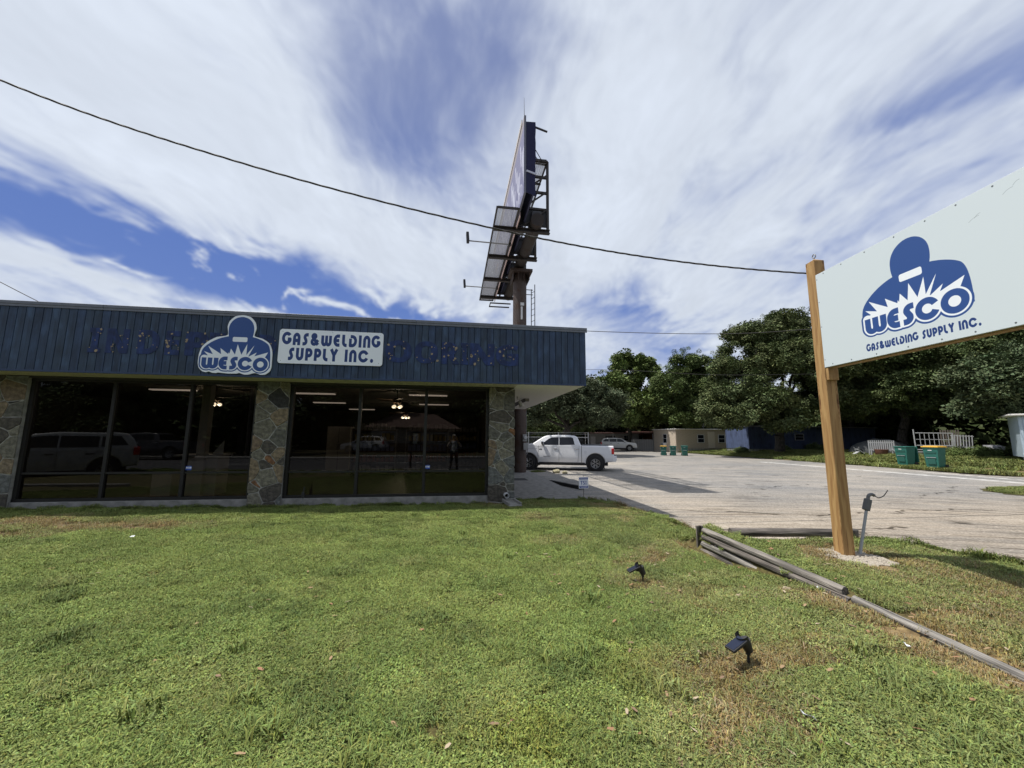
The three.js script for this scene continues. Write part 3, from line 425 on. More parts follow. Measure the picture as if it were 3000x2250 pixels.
{ // emblem cut-out on the fascia
  const o = thing('logo_sign', 'blue welder emblem cut-out sign reading WESCO on the blue fascia', 'sign', [-4.49, 2.885, ZS + 0.012]);
  const outline = []; const S = 1.42 / 830, src = [[285, 214], [275, 120], [292, 60], [350, 5], [436, -12], [522, 5], [580, 62], [598, 130], [584, 214], [680, 240], [760, 290], [800, 380], [806, 540], [790, 596], [745, 630], [690, 634], [640, 618], [600, 622], [555, 636], [505, 636], [455, 620], [430, 628], [330, 630], [226, 622], [205, 628], [160, 626], [124, 614], [90, 622], [50, 612], [10, 575], [-6, 520], [-4, 430], [20, 350], [80, 290], [170, 240]];
  const crv = new THREE.CatmullRomCurve3(src.map(([a, b]) => V3((a - 400) * S, (636 - b) * S * 1.13, 0)), true, 'catmullrom', 0.35); crv.getPoints(140).slice(0, -1).forEach((p) => outline.push([p.x, p.y]));
  const t = canvas(1024, 820, (c, w, h) => { c.fillStyle = '#eef1f5'; c.fillRect(0, 0, w, h); const k = 1024 / 840; emblem(c, 20 * k, 22 * k, k, { border: false }); });
  const face = printed(new THREE.ShapeGeometry(shapeOf(outline)), (-420) * S, (420) * S, (636 - 650.7) * S * 1.13, (636 + 22) * S * 1.13).translate(0, 0, 0.0205);
  M('face', face, mat([0.95, 0.96, 0.98], 0.4, { map: t }), o);
  M('board', prism(outline, 0.018).translate(0, 0, 0.002), MAT.white, o);
}
{ // name board
  const o = thing('name_sign', 'white rounded name board reading GAS & WELDING SUPPLY INC. on the fascia', 'sign', [-2.635, 3.515, ZS + 0.012]);
  const w = 2.11, h = 0.735, r = 0.06, s = new THREE.Shape(); s.moveTo(-w / 2 + r, -h / 2); s.lineTo(w / 2 - r, -h / 2); s.absarc(w / 2 - r, -h / 2 + r, r, -Math.PI / 2, 0); s.lineTo(w / 2, h / 2 - r); s.absarc(w / 2 - r, h / 2 - r, r, 0, Math.PI / 2); s.lineTo(-w / 2 + r, h / 2); s.absarc(-w / 2 + r, h / 2 - r, r, Math.PI / 2, Math.PI); s.lineTo(-w / 2, -h / 2 + r); s.absarc(-w / 2 + r, -h / 2 + r, r, Math.PI, 1.5 * Math.PI);
  const t = canvas(1400, 488, (c, W, H) => { c.fillStyle = '#eef1f5'; c.fillRect(0, 0, W, H); const o1 = { w: 0.79, gap: 0.17, lw: 0.27 }, a = 'GAS&WELDING', b = 'SUPPLY INC.'; const w1 = logoWidth(a, 178, o1), w2 = logoWidth(b, 178, o1); lettering(c, a, (W - w1) / 2, 48, 178, INK, o1); lettering(c, b, (W - w2) / 2, 264, 178, INK, o1); c.fillStyle = '#8d949c'; for (const [x, y] of [[40, 36], [700, 24], [1350, 40], [40, 450], [700, 466], [1350, 450]]) { c.beginPath(); c.arc(x, y, 5, 0, 7); c.fill(); } });
  M('face', printed(new THREE.ShapeGeometry(s), -w / 2, w / 2, -h / 2, h / 2).translate(0, 0, 0.0205), mat([0.95, 0.96, 0.98], 0.4, { map: t }), o);
  M('board', prism(s, 0.018).translate(0, 0, 0.002), MAT.white, o);
}
{ // roadside sign: timber posts and a white panel seen at a slant
  const ax = 4.854, az = -4.436, dx = -0.1304, dz = 0.9915, ry = Math.atan2(-dz, dx);  // local +x runs along the panel towards the viewer
  const o = thing('roadside_sign', 'white roadside sign on timber posts with blue welder emblem', 'sign', [ax, 0, az], ry);
  const wood = mat([0.50, 0.365, 0.20], 0.75, { map: rep(T.wood, 2.6, 0.5), bumpMap: rep(T.wood, 2.6, 0.5), bumpScale: 0.002 });
  const post = (x) => { const g = part('post', o), w = 0.152; M('shaft', bb(x - w, x, -0.3, 4.10, -w + 0.004, 0.004, { r: 0.012 }), wood, g); const cap = new THREE.CylinderGeometry(0.012, w * 0.70, 0.045, 4, 1).rotateY(Math.PI / 4); M('cap', [cap.translate(x - w / 2, 4.122, -w / 2 + 0.004)], wood, g); M('cleat', bb(x + 0.005, x + 0.045, 2.42, 2.584, -w + 0.012, -0.004, { r: 0.006 }), wood, g); return g; };
  const p1 = post(0); M('eye_bolt', [new THREE.TorusGeometry(0.028, 0.007, 6, 16).translate(-0.076, 4.19, -0.072), rod([-0.076, 4.12, -0.072], [-0.076, 4.17, -0.072], 0.007)], MAT.galv, p1);
  post(2.44 + 0.152);
  const W = 2.435, H = 1.29, y0 = 2.588;
  const t = canvas(2048, 1084, (c, w, h) => {
    c.fillStyle = '#d0d8db'; c.fillRect(0, 0, w, h); const k = w / W; emblem(c, 0.592 * k, h - (3.78 - y0) * k, (1.14 * k) / 800, { tall: 1.115 });
    const o1 = { w: 0.92, gap: 0.10, lw: 0.27 }, s = 'GAS&WELDING SUPPLY INC.', hh = 0.088 * k, ww = logoWidth(s, hh, o1), f = (1.115 * k) / ww; c.save(); c.translate(0.622 * k, h - (2.748 - y0) * k); c.scale(f, 1); lettering(c, s, 0, 0, hh, INK, o1); c.restore();
    c.fillStyle = '#585d60'; for (let i = 0; i < 8; i++) for (const y of [22, h - 22]) { c.beginPath(); c.arc(110 + i * 262 + 30 * Math.sin(i * 5), y, 7, 0, 7); c.fill(); } for (const y of [60, 330, 620, 1000]) { c.beginPath(); c.arc(14, y, 6, 0, 7); c.fill(); }
    c.strokeStyle = 'rgba(90,100,105,0.5)'; c.lineWidth = 3; for (const [a, b, l] of [[1480, 210, 70], [1520, 196, 40], [1700, 120, 60], [1760, 90, 40], [520, 980, 30]]) { c.beginPath(); c.moveTo(a, b); c.quadraticCurveTo(a + l * 0.5, b - 26, a + l, b - 22); c.stroke(); }
  });
  const panel = M('panel', bb(0.001, W, y0, y0 + H, -0.022, 0.0, { r: 0.003 }), MAT.white, o);
  const f = new THREE.PlaneGeometry(W - 0.008, H - 0.008).translate(W / 2, y0 + H / 2, 0.003);
  M('face', f, mat([0.95, 0.965, 0.97], 0.5, { map: t }), panel);
  M('rail', [bb(0.07, W - 0.01, y0 - 0.012, y0 + 0.10, -0.11, -0.0225), bb(0.07, W - 0.01, y0 + H - 0.12, y0 + H - 0.02, -0.11, -0.0225)], wood, o);
}
{ // yard sign
  const o = thing('yard_sign', 'small white yard sign reading TSI on a thin stake', 'sign', [3.46, -0.06, -10.28], 0.05);
  const t = canvas(256, 256, (c) => { c.fillStyle = '#e6e8ee'; c.fillRect(0, 0, 256, 256); c.fillStyle = '#2b3f8f'; c.fillRect(10, 12, 236, 40); c.fillRect(10, 200, 236, 44); c.font = 'bold 120px sans-serif'; c.textAlign = 'center'; c.fillText('TSI', 128, 170); c.fillStyle = '#e6e8ee'; c.fillRect(30, 26, 196, 8); c.fillRect(30, 214, 196, 7); c.fillRect(60, 228, 140, 6); });
  const h = 0.30; M('stake', rod([0, -0.2, 0], [0, 0.70, 0], 0.006), MAT.black, o);
  M('plate', bb(-0.135, 0.135, 0.36, 0.36 + h, 0.007, 0.012), mat([0.8, 0.8, 0.83], 0.6), o);
  M('face', new THREE.PlaneGeometry(0.264, h - 0.006).translate(0, 0.36 + h / 2, 0.015), mat([1, 1, 1], 0.5, { map: t }), o);
  for (const [x, label] of [[-5.60, 'small blue sticker on the left shop window by the counter'], [-0.595, 'small blue sticker on the right shop window']]) {
    const tt = canvas(128, 96, (c) => { c.fillStyle = '#3a5bb4'; c.fillRect(0, 0, 128, 96); c.fillStyle = '#dfe4f4'; c.fillRect(6, 20, 116, 40); c.fillStyle = '#3a5bb4'; c.font = 'bold 40px sans-serif'; c.textAlign = 'center'; c.fillText('TSI', 64, 55); });
    solo('window_sticker', new THREE.PlaneGeometry(0.115, 0.085).translate(x, 0.945, -9.414), mat([1, 1, 1], 0.4, { map: tt }), label, 'sticker', 'stickers on the shop windows');
  }
}
// ================================================================ billboard on its steel column, ends towards the street
{
  const o = thing('billboard', 'tall two-sided billboard on one brown steel column behind the shop', 'billboard', [0, 0, 0]);
  const S = MAT.steel, dark = mat([0.022, 0.022, 0.026], 0.7), X = 3.08, Z = -18.5, yb = 9.9, zs = [-14.6, -17.1, -19.75, -22.45];
  const brown = mat([0.088, 0.068, 0.060], 0.7, { map: rep(T.rust, 0.6) });
  const col = part('column', o); M('tube', rod([X, -0.1, Z], [X, yb - 0.15, Z], 0.345, 0.335, 32), brown, col); M('cap_plate', [bb(X - 0.55, X + 0.55, yb - 0.15, yb - 0.02, Z - 0.5, Z + 0.55), ...[-0.4, -0.13, 0.13, 0.4].map((d) => bb(X + d - 0.012, X + d + 0.012, yb - 0.55, yb - 0.15, Z - 0.45, Z + 0.5))], brown, col);
  M('notice', [bb(X - 0.02, X + 0.16, 8.05, 8.2, Z + 0.335, Z + 0.352), bb(X + 0.0, X + 0.09, 7.35, 8.0, Z + 0.335, Z + 0.35)], mat([0.6, 0.6, 0.6], 0.6), col);
  M('torsion_tube', rod([X, yb + 0.36, -14.2], [X, yb + 0.36, -22.9], 0.27, 0.27, 24), mat([0.05, 0.044, 0.042], 0.75, { map: T.rust }), o);
  for (const z of zs) M('cross_beam', [bb(1.36, 3.66, yb - 0.02, yb + 0.015, z - 0.08, z + 0.08), bb(1.36, 3.66, yb + 0.12, yb + 0.15, z - 0.08, z + 0.08), bb(1.37, 3.65, yb, yb + 0.13, z - 0.012, z + 0.012)], S, o);
  for (const z of zs) M('gusset_plate', bb(2.36, 3.55, yb + 0.28, yb + 1.0, z - 0.05, z + 0.0), dark, o);
  M('junction_box', [box(0.42, 0.42, 0.16, X + 0.0, yb + 0.66, zs[0] + 0.1, { r: 0.05 })], mat([0.05, 0.05, 0.055], 0.6), o);
  // left face, near end at z -12.5, far end 10.9 m behind
  const zn = -12.5, zf = -23.4, xl = 2.22;
  const t = canvas(2048, 580, (c, w, h) => { c.fillStyle = '#807f98'; c.fillRect(0, 0, w, h); c.fillStyle = '#9d9494'; c.fillRect(0, 0, w, 70); c.fillStyle = '#747390'; c.fillRect(0, 400, w, 180); c.strokeStyle = '#c4c5d2'; c.lineWidth = 26; const r = rngOf(3); for (let k = 0; k < 26; k++) { const x = 120 + k * 74, y = 120 + 90 * (k % 3); c.beginPath(); c.moveTo(x, y); c.lineTo(x + 10 + 40 * r(), y + 150 + 60 * r()); if (r() < 0.6) c.lineTo(x + 60, y + 20 * r()); c.stroke(); } c.lineWidth = 14; for (let k = 0; k < 40; k++) { const x = 80 + k * 48, y = 430 + 30 * (k % 2); c.beginPath(); c.moveTo(x, y); c.quadraticCurveTo(x + 30, y + 10, x + 14 * r(), y + 90); c.stroke(); } c.fillStyle = '#c9a24a'; for (let k = 0; k < 9; k++) c.fillRect(220 + k * 30, 330, 16, 40); });
  const pl = M('street_panel', bb(xl, xl + 0.07, 10.2, 13.24, zf, zn), mat([0.14, 0.14, 0.17], 0.7), o);
  M('poster', new THREE.PlaneGeometry(zn - zf - 0.02, 3.02).rotateY(-Math.PI / 2).translate(xl - 0.004, 11.72, (zn + zf) / 2), mat([0.95, 0.95, 0.97], 0.55, { map: t }), pl);
  M('top_edge', bb(xl - 0.03, xl + 0.0, 13.22, 13.4, zf, zn - 0.4), mat([0.52, 0.47, 0.44], 0.7), pl);
  M('spike', rod([xl + 0.02, 13.2, zn - 0.1], [xl + 0.02, 14.1, zn - 0.15], 0.012, 0.004), S, o);
  const sk = part('skirt', o), skm = [mat([0.46, 0.33, 0.30], 0.8, { map: T.speck }), mat([0.42, 0.30, 0.275], 0.8, { map: T.speck })]; for (let k = 0; k < 66; k++) { const z = -13.75 - k * 0.145; M('slat', bb(xl + 0.05, xl + 0.075, 9.98, 10.19, z - 0.07, z + 0.068), skm[k % 2], sk); }
  // other face: its dark blue vinyl wraps round the near edge
  const xr = 2.62, bp = M('rear_panel', bb(xr - 0.06, xr, 10.3, 13.0, zf, zn - 0.02), mat([0.03, 0.03, 0.07], 0.7), o);
  { const P = [], r = rngOf(4); for (let k = 0; k <= 14; k++) P.push([xr + 0.0 + 0.035 * r(), 10.12 + (k / 14) * 2.9]); const L = [[xl + 0.075, 13.0], [xl + 0.075, 10.25]]; M('vinyl_wrap', prism([...L, ...P], 0.05).translate(0, 0, zn - 0.06), mat([0.012, 0.013, 0.05], 0.9), bp); M('strap', bar([xl + 0.08, 11.05, zn + 0.004], [xr + 0.03, 10.95, zn + 0.004], 0.02, 0.07), mat([0.5, 0.5, 0.58], 0.6), bp); }
  M('bracket_rod', [bar([xr, 12.9, zn - 0.1], [xr + 0.5, 12.85, zn - 0.2], 0.05), rod([xr, 12.4, -12.9], [3.3, 13.0, -14.4], 0.015), rod([xr, 12.1, -12.9], [3.3, 13.0, -14.6], 0.015)], S, o);
  // right-hand frame: posts, rungs, diagonals
  for (const [i, z] of zs.entries()) {
    const up = part('upright_frame', o), top = 13.1 - (i ? 0.6 : 0), x1 = 3.58; M('post', bb(x1 - 0.05, x1 + 0.05, yb + 0.15, top, z - 0.05, z + 0.05), S, up);
    for (const y of [10.95, 11.7, 12.4, top - 0.05]) M('rung', bar([xr, y, z], [x1 - 0.05, y - 0.02, z], 0.09), S, up);
    for (const y of [10.2, 11.0, 11.75]) M('brace', bar([xr, y, z + 0.02], [x1 - 0.05, y + 0.72, z + 0.02], 0.055), S, up);
  }
  // catwalks of open mesh
  const mesh = (x0, x1, z0, z1, y) => { const g = []; const n = Math.round((z0 - z1) / 0.07); for (let k = 0; k < n; k++) { const z = z0 - (k + 0.5) * ((z0 - z1) / n); g.push(bb(x0, x1, y, y + 0.025, z - 0.005, z + 0.005)); } const m = Math.round((x1 - x0) / 0.09); for (let k = 1; k < m; k++) { const x = x0 + (k * (x1 - x0)) / m; g.push(bb(x - 0.004, x + 0.004, y + 0.004, y + 0.021, z1, z0)); } return g; };
  const mm = mat([0.50, 0.50, 0.51], 0.6, { metalness: 0.3 });
  const cw = part('catwalk', o); { const g = M('grating', mesh(1.40, 2.13, -13.35, -23.2, yb + 0.16), mm, cw); g.userData.kind = 'stuff'; }
  M('edge_angle', [bb(1.33, 1.39, yb + 0.13, yb + 0.21, -23.3, -13.3), bb(2.14, 2.2, yb + 0.13, yb + 0.21, -23.3, -13.3), bb(1.39, 2.14, yb + 0.13, yb + 0.21, -13.34, -13.28), bb(1.39, 2.14, yb + 0.13, yb + 0.21, -23.3, -23.24)], S, cw);
  const cw2 = part('catwalk', o); { const g = M('grating', mesh(2.98, 3.5, -14.5, -22.5, 12.98), mm, cw2); g.userData.kind = 'stuff'; }
  M('edge_angle', [bb(2.90, 2.97, 12.95, 13.03, -22.6, -14.4), bb(3.5, 3.56, 12.95, 13.03, -22.6, -14.4), bb(2.97, 3.5, 12.94, 13.04, -14.46, -14.36)], S, cw2);
  for (let z = -15.8; z > -22.4; z -= 1.3) M('bearer', bb(2.66, 3.56, 12.90, 12.96, z - 0.04, z + 0.04), S, cw2);
  M('tail_bars', [bb(2.0, 3.3, yb - 0.02, yb + 0.05, -23.32, -23.26), bb(2.0, 3.3, yb - 0.02, yb + 0.05, -24.0, -23.94), bar([2.02, yb, -23.3], [2.02, yb, -24.0], 0.05)], S, o);
  for (const z of [-15.95, -21.1]) { const l = part('lamp_arm', o); M('arm', rod([2.25, yb + 0.12, z], [0.42, yb + 0.12, z + 0.05], 0.028), mat([0.22, 0.22, 0.22], 0.6), l); M('lamp_head', box(0.12, 0.42, 0.30, 0.36, yb + 0.26, z + 0.05, { r: 0.03, rz: 0.08 }), dark, l); M('mount', box(0.1, 0.14, 0.14, 2.2, yb + 0.12, z), dark, l); }
  const lad = part('ladder', o); { const lx = X + 0.62, z = Z + 0.02; M('rail', [bar([lx, 3.6, z - 0.16], [lx, 9.1, z - 0.16], 0.035), bar([lx + 0.12, 3.6, z + 0.12], [lx + 0.12, 9.25, z + 0.12], 0.035)], S, lad); for (let y = 3.8; y < 9; y += 0.3) M('rung', rod([lx, y, z - 0.16], [lx + 0.12, y, z + 0.12], 0.012, 0.012, 6), S, lad); M('standoff', [bar([X + 0.3, 9.0, z], [lx + 0.05, 9.0, z], 0.03), bar([X + 0.3, 8.75, z], [lx + 0.05, 8.75, z], 0.03)], S, lad); }
}
{ // electric meter on the column
  const o = thing('electric_meter', 'grey electric meter and box mounted on the brown steel column', 'meter', [3.27, 0, -18.12]);
  const g = mat([0.42, 0.43, 0.43], 0.5, { map: T.speck });
  M('meter_box', box(0.20, 0.32, 0.11, 0.0, 1.61, 0.06, { r: 0.01 }), g, o); M('meter_glass', [new THREE.CylinderGeometry(0.075, 0.085, 0.09, 20).rotateX(Math.PI / 2).translate(0.02, 1.63, 0.155)], mat([0.55, 0.57, 0.58], 0.15), o);
  M('breaker_box', box(0.23, 0.33, 0.13, 0.04, 1.22, 0.07, { r: 0.012 }), g, o); M('conduit', [rod([0.08, 1.77, 0.02], [0.08, 2.84, 0.02], 0.016), tubeG([[0.02, 1.06, 0.07], [0.02, 0.9, 0.12], [0.1, 0.86, 0.1], [0.13, 1.0, 0.05], [0.12, 1.08, 0.05]], 0.014)], mat([0.16, 0.16, 0.16], 0.6), o);
}
// ================================================================ small things by the shop
solo('door_mat', bb(2.0, 2.86, 0.002, 0.018, -15.75, -14.95, { r: 0.006 }), MAT.rubber, 'black rubber mat on the concrete walkway', 'mat');
{ const g = prism([[-0.09, 0], [0.09, 0], [0.055, 0.11], [-0.055, 0.11]], 2.1, { bevel: 0.012 }).translate(0, 0, -1.05), o = solo('parking_stop', uvm(g), MAT.rubber, 'black wheel stop lying on the lot beside the walkway', 'parking stop'); o.position.set(4.03, -0.1, -14.05); o.rotation.y = 0.30; }
{ const o = thing('splash_block', 'tilted concrete splash block below the pipe at the right pillar', 'splash block', [1.33, lawnY(1.33, -8.95) + 0.03, -8.95], 0.2); o.rotation.x = 0.06; o.rotation.order = 'YXZ'; M('tray', bb(-0.15, 0.15, 0, 0.035, -0.26, 0.26, { r: 0.01 }), MAT.conc, o); for (const s of [-1, 1]) M('lip', bb(s * 0.135 - 0.018, s * 0.135 + 0.018, 0.03, 0.08, -0.26, 0.22, { r: 0.01 }), MAT.conc, o); M('lip', bb(-0.115, 0.115, 0.03, 0.075, -0.26, -0.225, { r: 0.01 }), MAT.conc, o); }
{ const o = solo('drain_pipe', [new THREE.LatheGeometry([[0.043, 0], [0.058, 0], [0.058, 0.24], [0.043, 0.24], [0.043, 0]].map((p) => new THREE.Vector2(...p)), 28).rotateX(Math.PI / 2)], MAT.white, 'white plastic drain pipe end poking from the right pillar', 'pipe'); o.position.set(1.235, 0.31, -9.33); }
{ const o = thing('garden_stake', 'thin dark stake standing at the foot of the shop window', 'stake', [-3.18, 0.08, -9.18]); M('rod', rod([0, -0.1, 0], [0, 0.26, 0], 0.012), MAT.galv, o); M('head', [box(0.06, 0.13, 0.05, 0, 0.3, 0, { r: 0.02 }), rod([0.0, 0.34, 0], [0.02, 0.47, 0], 0.012)], MAT.black, o); }
{ const o = thing('flood_light', 'white flood light fixed under the side canopy', 'lamp', [1.86, 2.842, -11.4]); M('bracket', [rod([0, 0.0, 0], [0, -0.09, 0], 0.03), tubeG([[0, -0.03, 0], [0.05, -0.07, 0], [0.05, -0.14, 0.02]], 0.018)], MAT.white, o); M('head', [new THREE.CylinderGeometry(0.045, 0.075, 0.17, 16).rotateZ(0.4).translate(0.075, -0.22, 0.03)], MAT.white, o); }
{ const o = thing('canopy_bracket', 'dark sloping bracket bar with pale end under the side canopy', 'bracket'); M('bar', bar([1.43, 2.44, -11.6], [2.17, 2.80, -11.95], 0.06, 0.10), MAT.black, o); M('end_fitting', box(0.14, 0.12, 0.1, 2.23, 2.815, -11.97, { r: 0.01 }), mat([0.2, 0.19, 0.17], 0.6), o); }
// solar spotlights in the grass
function spotlight(x, z, ry, s, label) {
  const o = thing('solar_spotlight', label, 'spotlight', [x, lawnY(x, z), z], ry, 'solar spotlights in the lawn'); o.scale.setScalar(s);
  M('stake', rod([0, -0.08, 0], [0, 0.10, 0], 0.012), MAT.black, o); M('knuckle', new THREE.SphereGeometry(0.022, 12, 8).translate(0, 0.105, 0), MAT.black, o);
  const h = M('lamp_head', [new THREE.CylinderGeometry(0.052, 0.036, 0.11, 20).rotateZ(0.45).translate(-0.012, 0.175, 0)], MAT.black, o); M('hood', [new THREE.CylinderGeometry(0.056, 0.054, 0.09, 20, 1, true, Math.PI * 0.9, Math.PI * 1.2).rotateZ(0.45).translate(-0.045, 0.235, 0)], mat([0.02, 0.02, 0.022], 0.5, { side: THREE.DoubleSide }), h);
  const p = M('solar_panel', box(0.18, 0.024, 0.105, -0.14, 0.205, 0.01, { r: 0.006, rz: 0.40 }), MAT.black, o); M('cells', box(0.16, 0.004, 0.088, -0.1455, 0.2175, 0.01, { rz: 0.40 }), mat([0.018, 0.023, 0.042], 0.2), p); M('arm', rod([-0.03, 0.16, 0], [-0.12, 0.19, 0.005], 0.01), MAT.black, o);
}
spotlight(2.14, -2.76, 0.15, 0.78, 'nearest black solar spotlight tilted in the grass'); spotlight(2.17, -4.42, -0.05, 0.78, 'farther black solar spotlight near the end of the log wall');
// landscape timbers
{
  const tm = [[0.37, 0.335, 0.295], [0.24, 0.21, 0.185], [0.42, 0.39, 0.35]].map((c, i) => mat(c, 0.95, { map: rep(T.oldwood, 1.2, 0.6), bumpMap: rep(T.oldwood, 1.2, 0.6), bumpScale: 0.012 }));
  function log(a, b, r, mi, label, seed) {
    const A = V3(...a), B = V3(...b), L = A.distanceTo(B), g = new THREE.CylinderGeometry(r, r, L, 14, 28), p = g.attributes.position, uv = g.attributes.uv;
    for (let i = 0; i < p.count; i++) { const y = p.getY(i), an = Math.atan2(p.getZ(i), p.getX(i)), q = Math.hypot(p.getX(i), p.getZ(i)); if (q < 1e-4) continue; const k = 1 + 0.10 * noise(an * 2.2 + seed * 7, y * 2) + 0.06 * noise(an * 9 + seed, y * 0.8) - 0.10 * smooth(0.35, 0.5, noise(an * 5 + seed * 3, y * 0.5)); p.setX(i, p.getX(i) * k); p.setZ(i, p.getZ(i) * k * 0.92); uv.setXY(i, uv.getX(i) * 0.6 + seed * 0.3, uv.getY(i) * L); }
    g.computeVertexNormals(); g.applyQuaternion(new THREE.Quaternion().setFromUnitVectors(V3(0, 1, 0), B.clone().sub(A).normalize())); g.translate((A.x + B.x) / 2, (A.y + B.y) / 2, (A.z + B.z) / 2);
    solo('landscape_timber', g, tm[mi], label, 'timber', 'weathered timbers edging the sign bed');
  }
  log([3.65, 0.315, -5.44], [3.82, 0.175, -3.52], 0.047, 0, 'top weathered round timber of the log wall beside the sign bed', 1);
  log([3.635, 0.225, -5.44], [3.80, 0.105, -3.45], 0.046, 1, 'second timber from the top of the log wall', 2);
  log([3.62, 0.132, -5.44], [3.76, 0.04, -4.15], 0.047, 2, 'third timber from the top of the log wall, half sunk in grass', 3);
  log([3.605, 0.04, -5.44], [3.70, -0.02, -4.75], 0.047, 1, 'lowest timber of the log wall at its left end', 4);
  log([3.785, 0.150, -3.40], [3.50, 0.135, -1.0], 0.040, 2, 'long grey split timber running to the right edge of the lawn', 5);
  log([4.50, 0.13, -6.03], [6.30, 0.13, -5.80], 0.07, 1, 'dark timber lying on the far side of the sign bed', 6);
  log([6.44, -0.2, -5.72], [6.44, 0.20, -5.70], 0.085, 1, 'short upright stump at the end of the far timber', 7);
  solo('timber_end_post', uvm(bb(3.57, 3.68, -0.2, 0.37, -5.535, -5.50, { r: 0.01 })), tm[1], 'upright board closing the left end of the log wall', 'post');
}
{ // conduit stub by the sign post
  const o = thing('conduit_stub', 'grey conduit with small box and loose wire beside the sign post', 'conduit', [5.10, 0.13, -4.46]);
  const pv = mat([0.33, 0.36, 0.38], 0.55); M('pipe', rod([-0.06, -0.15, 0], [0.235, 0.60, -0.05], 0.0165), pv, o); M('box', box(0.075, 0.15, 0.055, 0.262, 0.675, -0.055, { r: 0.008, rz: -0.36 }), mat([0.12, 0.125, 0.13], 0.6), o);
  M('elbow', tubeG([[0.285, 0.745, -0.055], [0.305, 0.79, -0.055], [0.345, 0.805, -0.05], [0.38, 0.79, -0.05]], 0.02), mat([0.15, 0.155, 0.16], 0.6), o); M('wire', tubeG([[0.38, 0.79, -0.05], [0.44, 0.76, -0.05], [0.52, 0.78, -0.05], [0.60, 0.855, -0.05]], 0.006), MAT.black, o);
}
{ // gravel round the post, stones, litter, dead leaves
  const r = rngOf(61), P = []; for (let k = 0; k < 1500; k++) { const a = r() * 6.283, q = Math.sqrt(r()) * 0.36 * (0.8 + 0.35 * noise(Math.cos(a) * 2, Math.sin(a) * 2)), x = 4.98 + Math.cos(a) * q * 1.25, z = -4.42 + Math.sin(a) * q, s = 0.008 + 0.014 * r(); const g = new THREE.IcosahedronGeometry(s, 0); g.scale(1, 0.7, 1.2).rotateY(r() * 6).translate(x, lawnY(x, z) + 0.004 + 0.02 * r() * Math.exp(-q * q * 12), z); P.push(g); }
  const gv = solo('gravel', P, mat([0.34, 0.30, 0.245], 0.95), 'pale gravel heaped around the sign post', 'gravel'); gv.userData.kind = 'stuff';
  const rock = (x, y, z, s, c, label, seed) => { const g = mergeVertices(new THREE.IcosahedronGeometry(s, 2).deleteAttribute('uv').deleteAttribute('normal')), p = g.attributes.position; for (let i = 0; i < p.count; i++) { const k = 1 + 0.28 * noise(p.getX(i) * 1.4 / s + seed, p.getY(i) * 1.4 / s + p.getZ(i) / s); p.setXYZ(i, p.getX(i) * k * 1.3, p.getY(i) * k * 0.75, p.getZ(i) * k); } g.computeVertexNormals(); const o = solo('rock', uvm(g), mat(c, 0.9, { map: rep(T.stone, 3) }), label, 'rock'); o.position.set(x, y, z); };
  rock(5.05, -0.03, -19.05, 0.15, [0.52, 0.47, 0.30], 'larger pale yellow stone on the lot in front of the pickup', 1); rock(5.38, -0.05, -18.75, 0.11, [0.52, 0.47, 0.30], 'smaller pale yellow stone on the lot in front of the pickup', 5);
  rock(1.62, 0.0, -9.9, 0.06, [0.45, 0.45, 0.42], 'small grey stone in the grass behind the splash block', 2); rock(2.35, 0.0, -10.2, 0.05, [0.45, 0.44, 0.40], 'small grey stone at the front edge of the walkway', 3);
  rock(2.83, lawnY(2.83, -3.72) + 0.012, -3.72, 0.035, [0.50, 0.40, 0.26], 'tan stone in the grass between spotlight and log wall', 6); rock(3.42, lawnY(3.42, -3.78) + 0.012, -3.78, 0.04, [0.50, 0.41, 0.28], 'tan stone in the grass close to the log wall', 7);
  const paper = (x, z, s, label, ry) => { const g = new THREE.PlaneGeometry(s, s * 0.45, 4, 2), p = g.attributes.position; for (let i = 0; i < p.count; i++) p.setZ(i, 0.25 * s * noise(p.getX(i) * 30 + s * 99, p.getY(i) * 40)); g.computeVertexNormals(); g.rotateX(-1.2).rotateY(ry); const o = solo('litter', prismless(g), mat([0.78, 0.80, 0.80], 0.7, { side: THREE.DoubleSide }), label, 'litter'); o.position.set(x, lawnY(x, z) + 0.035, z); };
  const prismless = (g) => { const b = g.clone(); b.translate(0, -0.004, 0); return mg([g, b]); };
  paper(3.36, -2.66, 0.06, 'scrap of white litter beside the sandy strip', 1.2); paper(2.08, -2.22, 0.075, 'crumpled white wrapper in the grass in front of the near spotlight', 2.0); paper(-4.8, -6.95, 0.06, 'white scrap on the lawn near the left bare patch', 0.2); paper(3.74, -3.72, 0.07, 'white scrap lying on the log wall', 0.4);
  const L = [], lr = rngOf(17); for (let k = 0; k < 230; k++) { const x = lr() < 0.75 ? 1 + lr() * 3.4 : -5 + lr() * 6, z = -1.8 - lr() * 4; const g = new THREE.CircleGeometry(0.5, 5).scale(0.05 + 0.03 * lr(), 0.022, 1); const p = g.attributes.position; for (let i = 0; i < p.count; i++) p.setZ(i, 0.3 * Math.abs(p.getY(i)) + 0.1 * p.getX(i)); g.rotateX(-1.57 + (lr() - 0.5) * 0.7).rotateY(lr() * 6.28).translate(x, lawnY(x, z) + 0.028 + 0.015 * lr(), z); const c = [[0.30, 0.20, 0.11], [0.40, 0.32, 0.22], [0.27, 0.15, 0.08], [0.20, 0.13, 0.08]][(lr() * 4) | 0], n = g.attributes.position.count, col = new Float32Array(n * 3); for (let i = 0; i < n; i++) col.set(c, i * 3); g.setAttribute('color', new THREE.BufferAttribute(col, 3)); L.push(g); }
  const dl = solo('dead_leaves', L, mat([1, 1, 1], 0.9, { vertexColors: true, side: THREE.DoubleSide }), 'brown dead leaves scattered over the lawn', 'leaves'); dl.userData.kind = 'stuff';
}
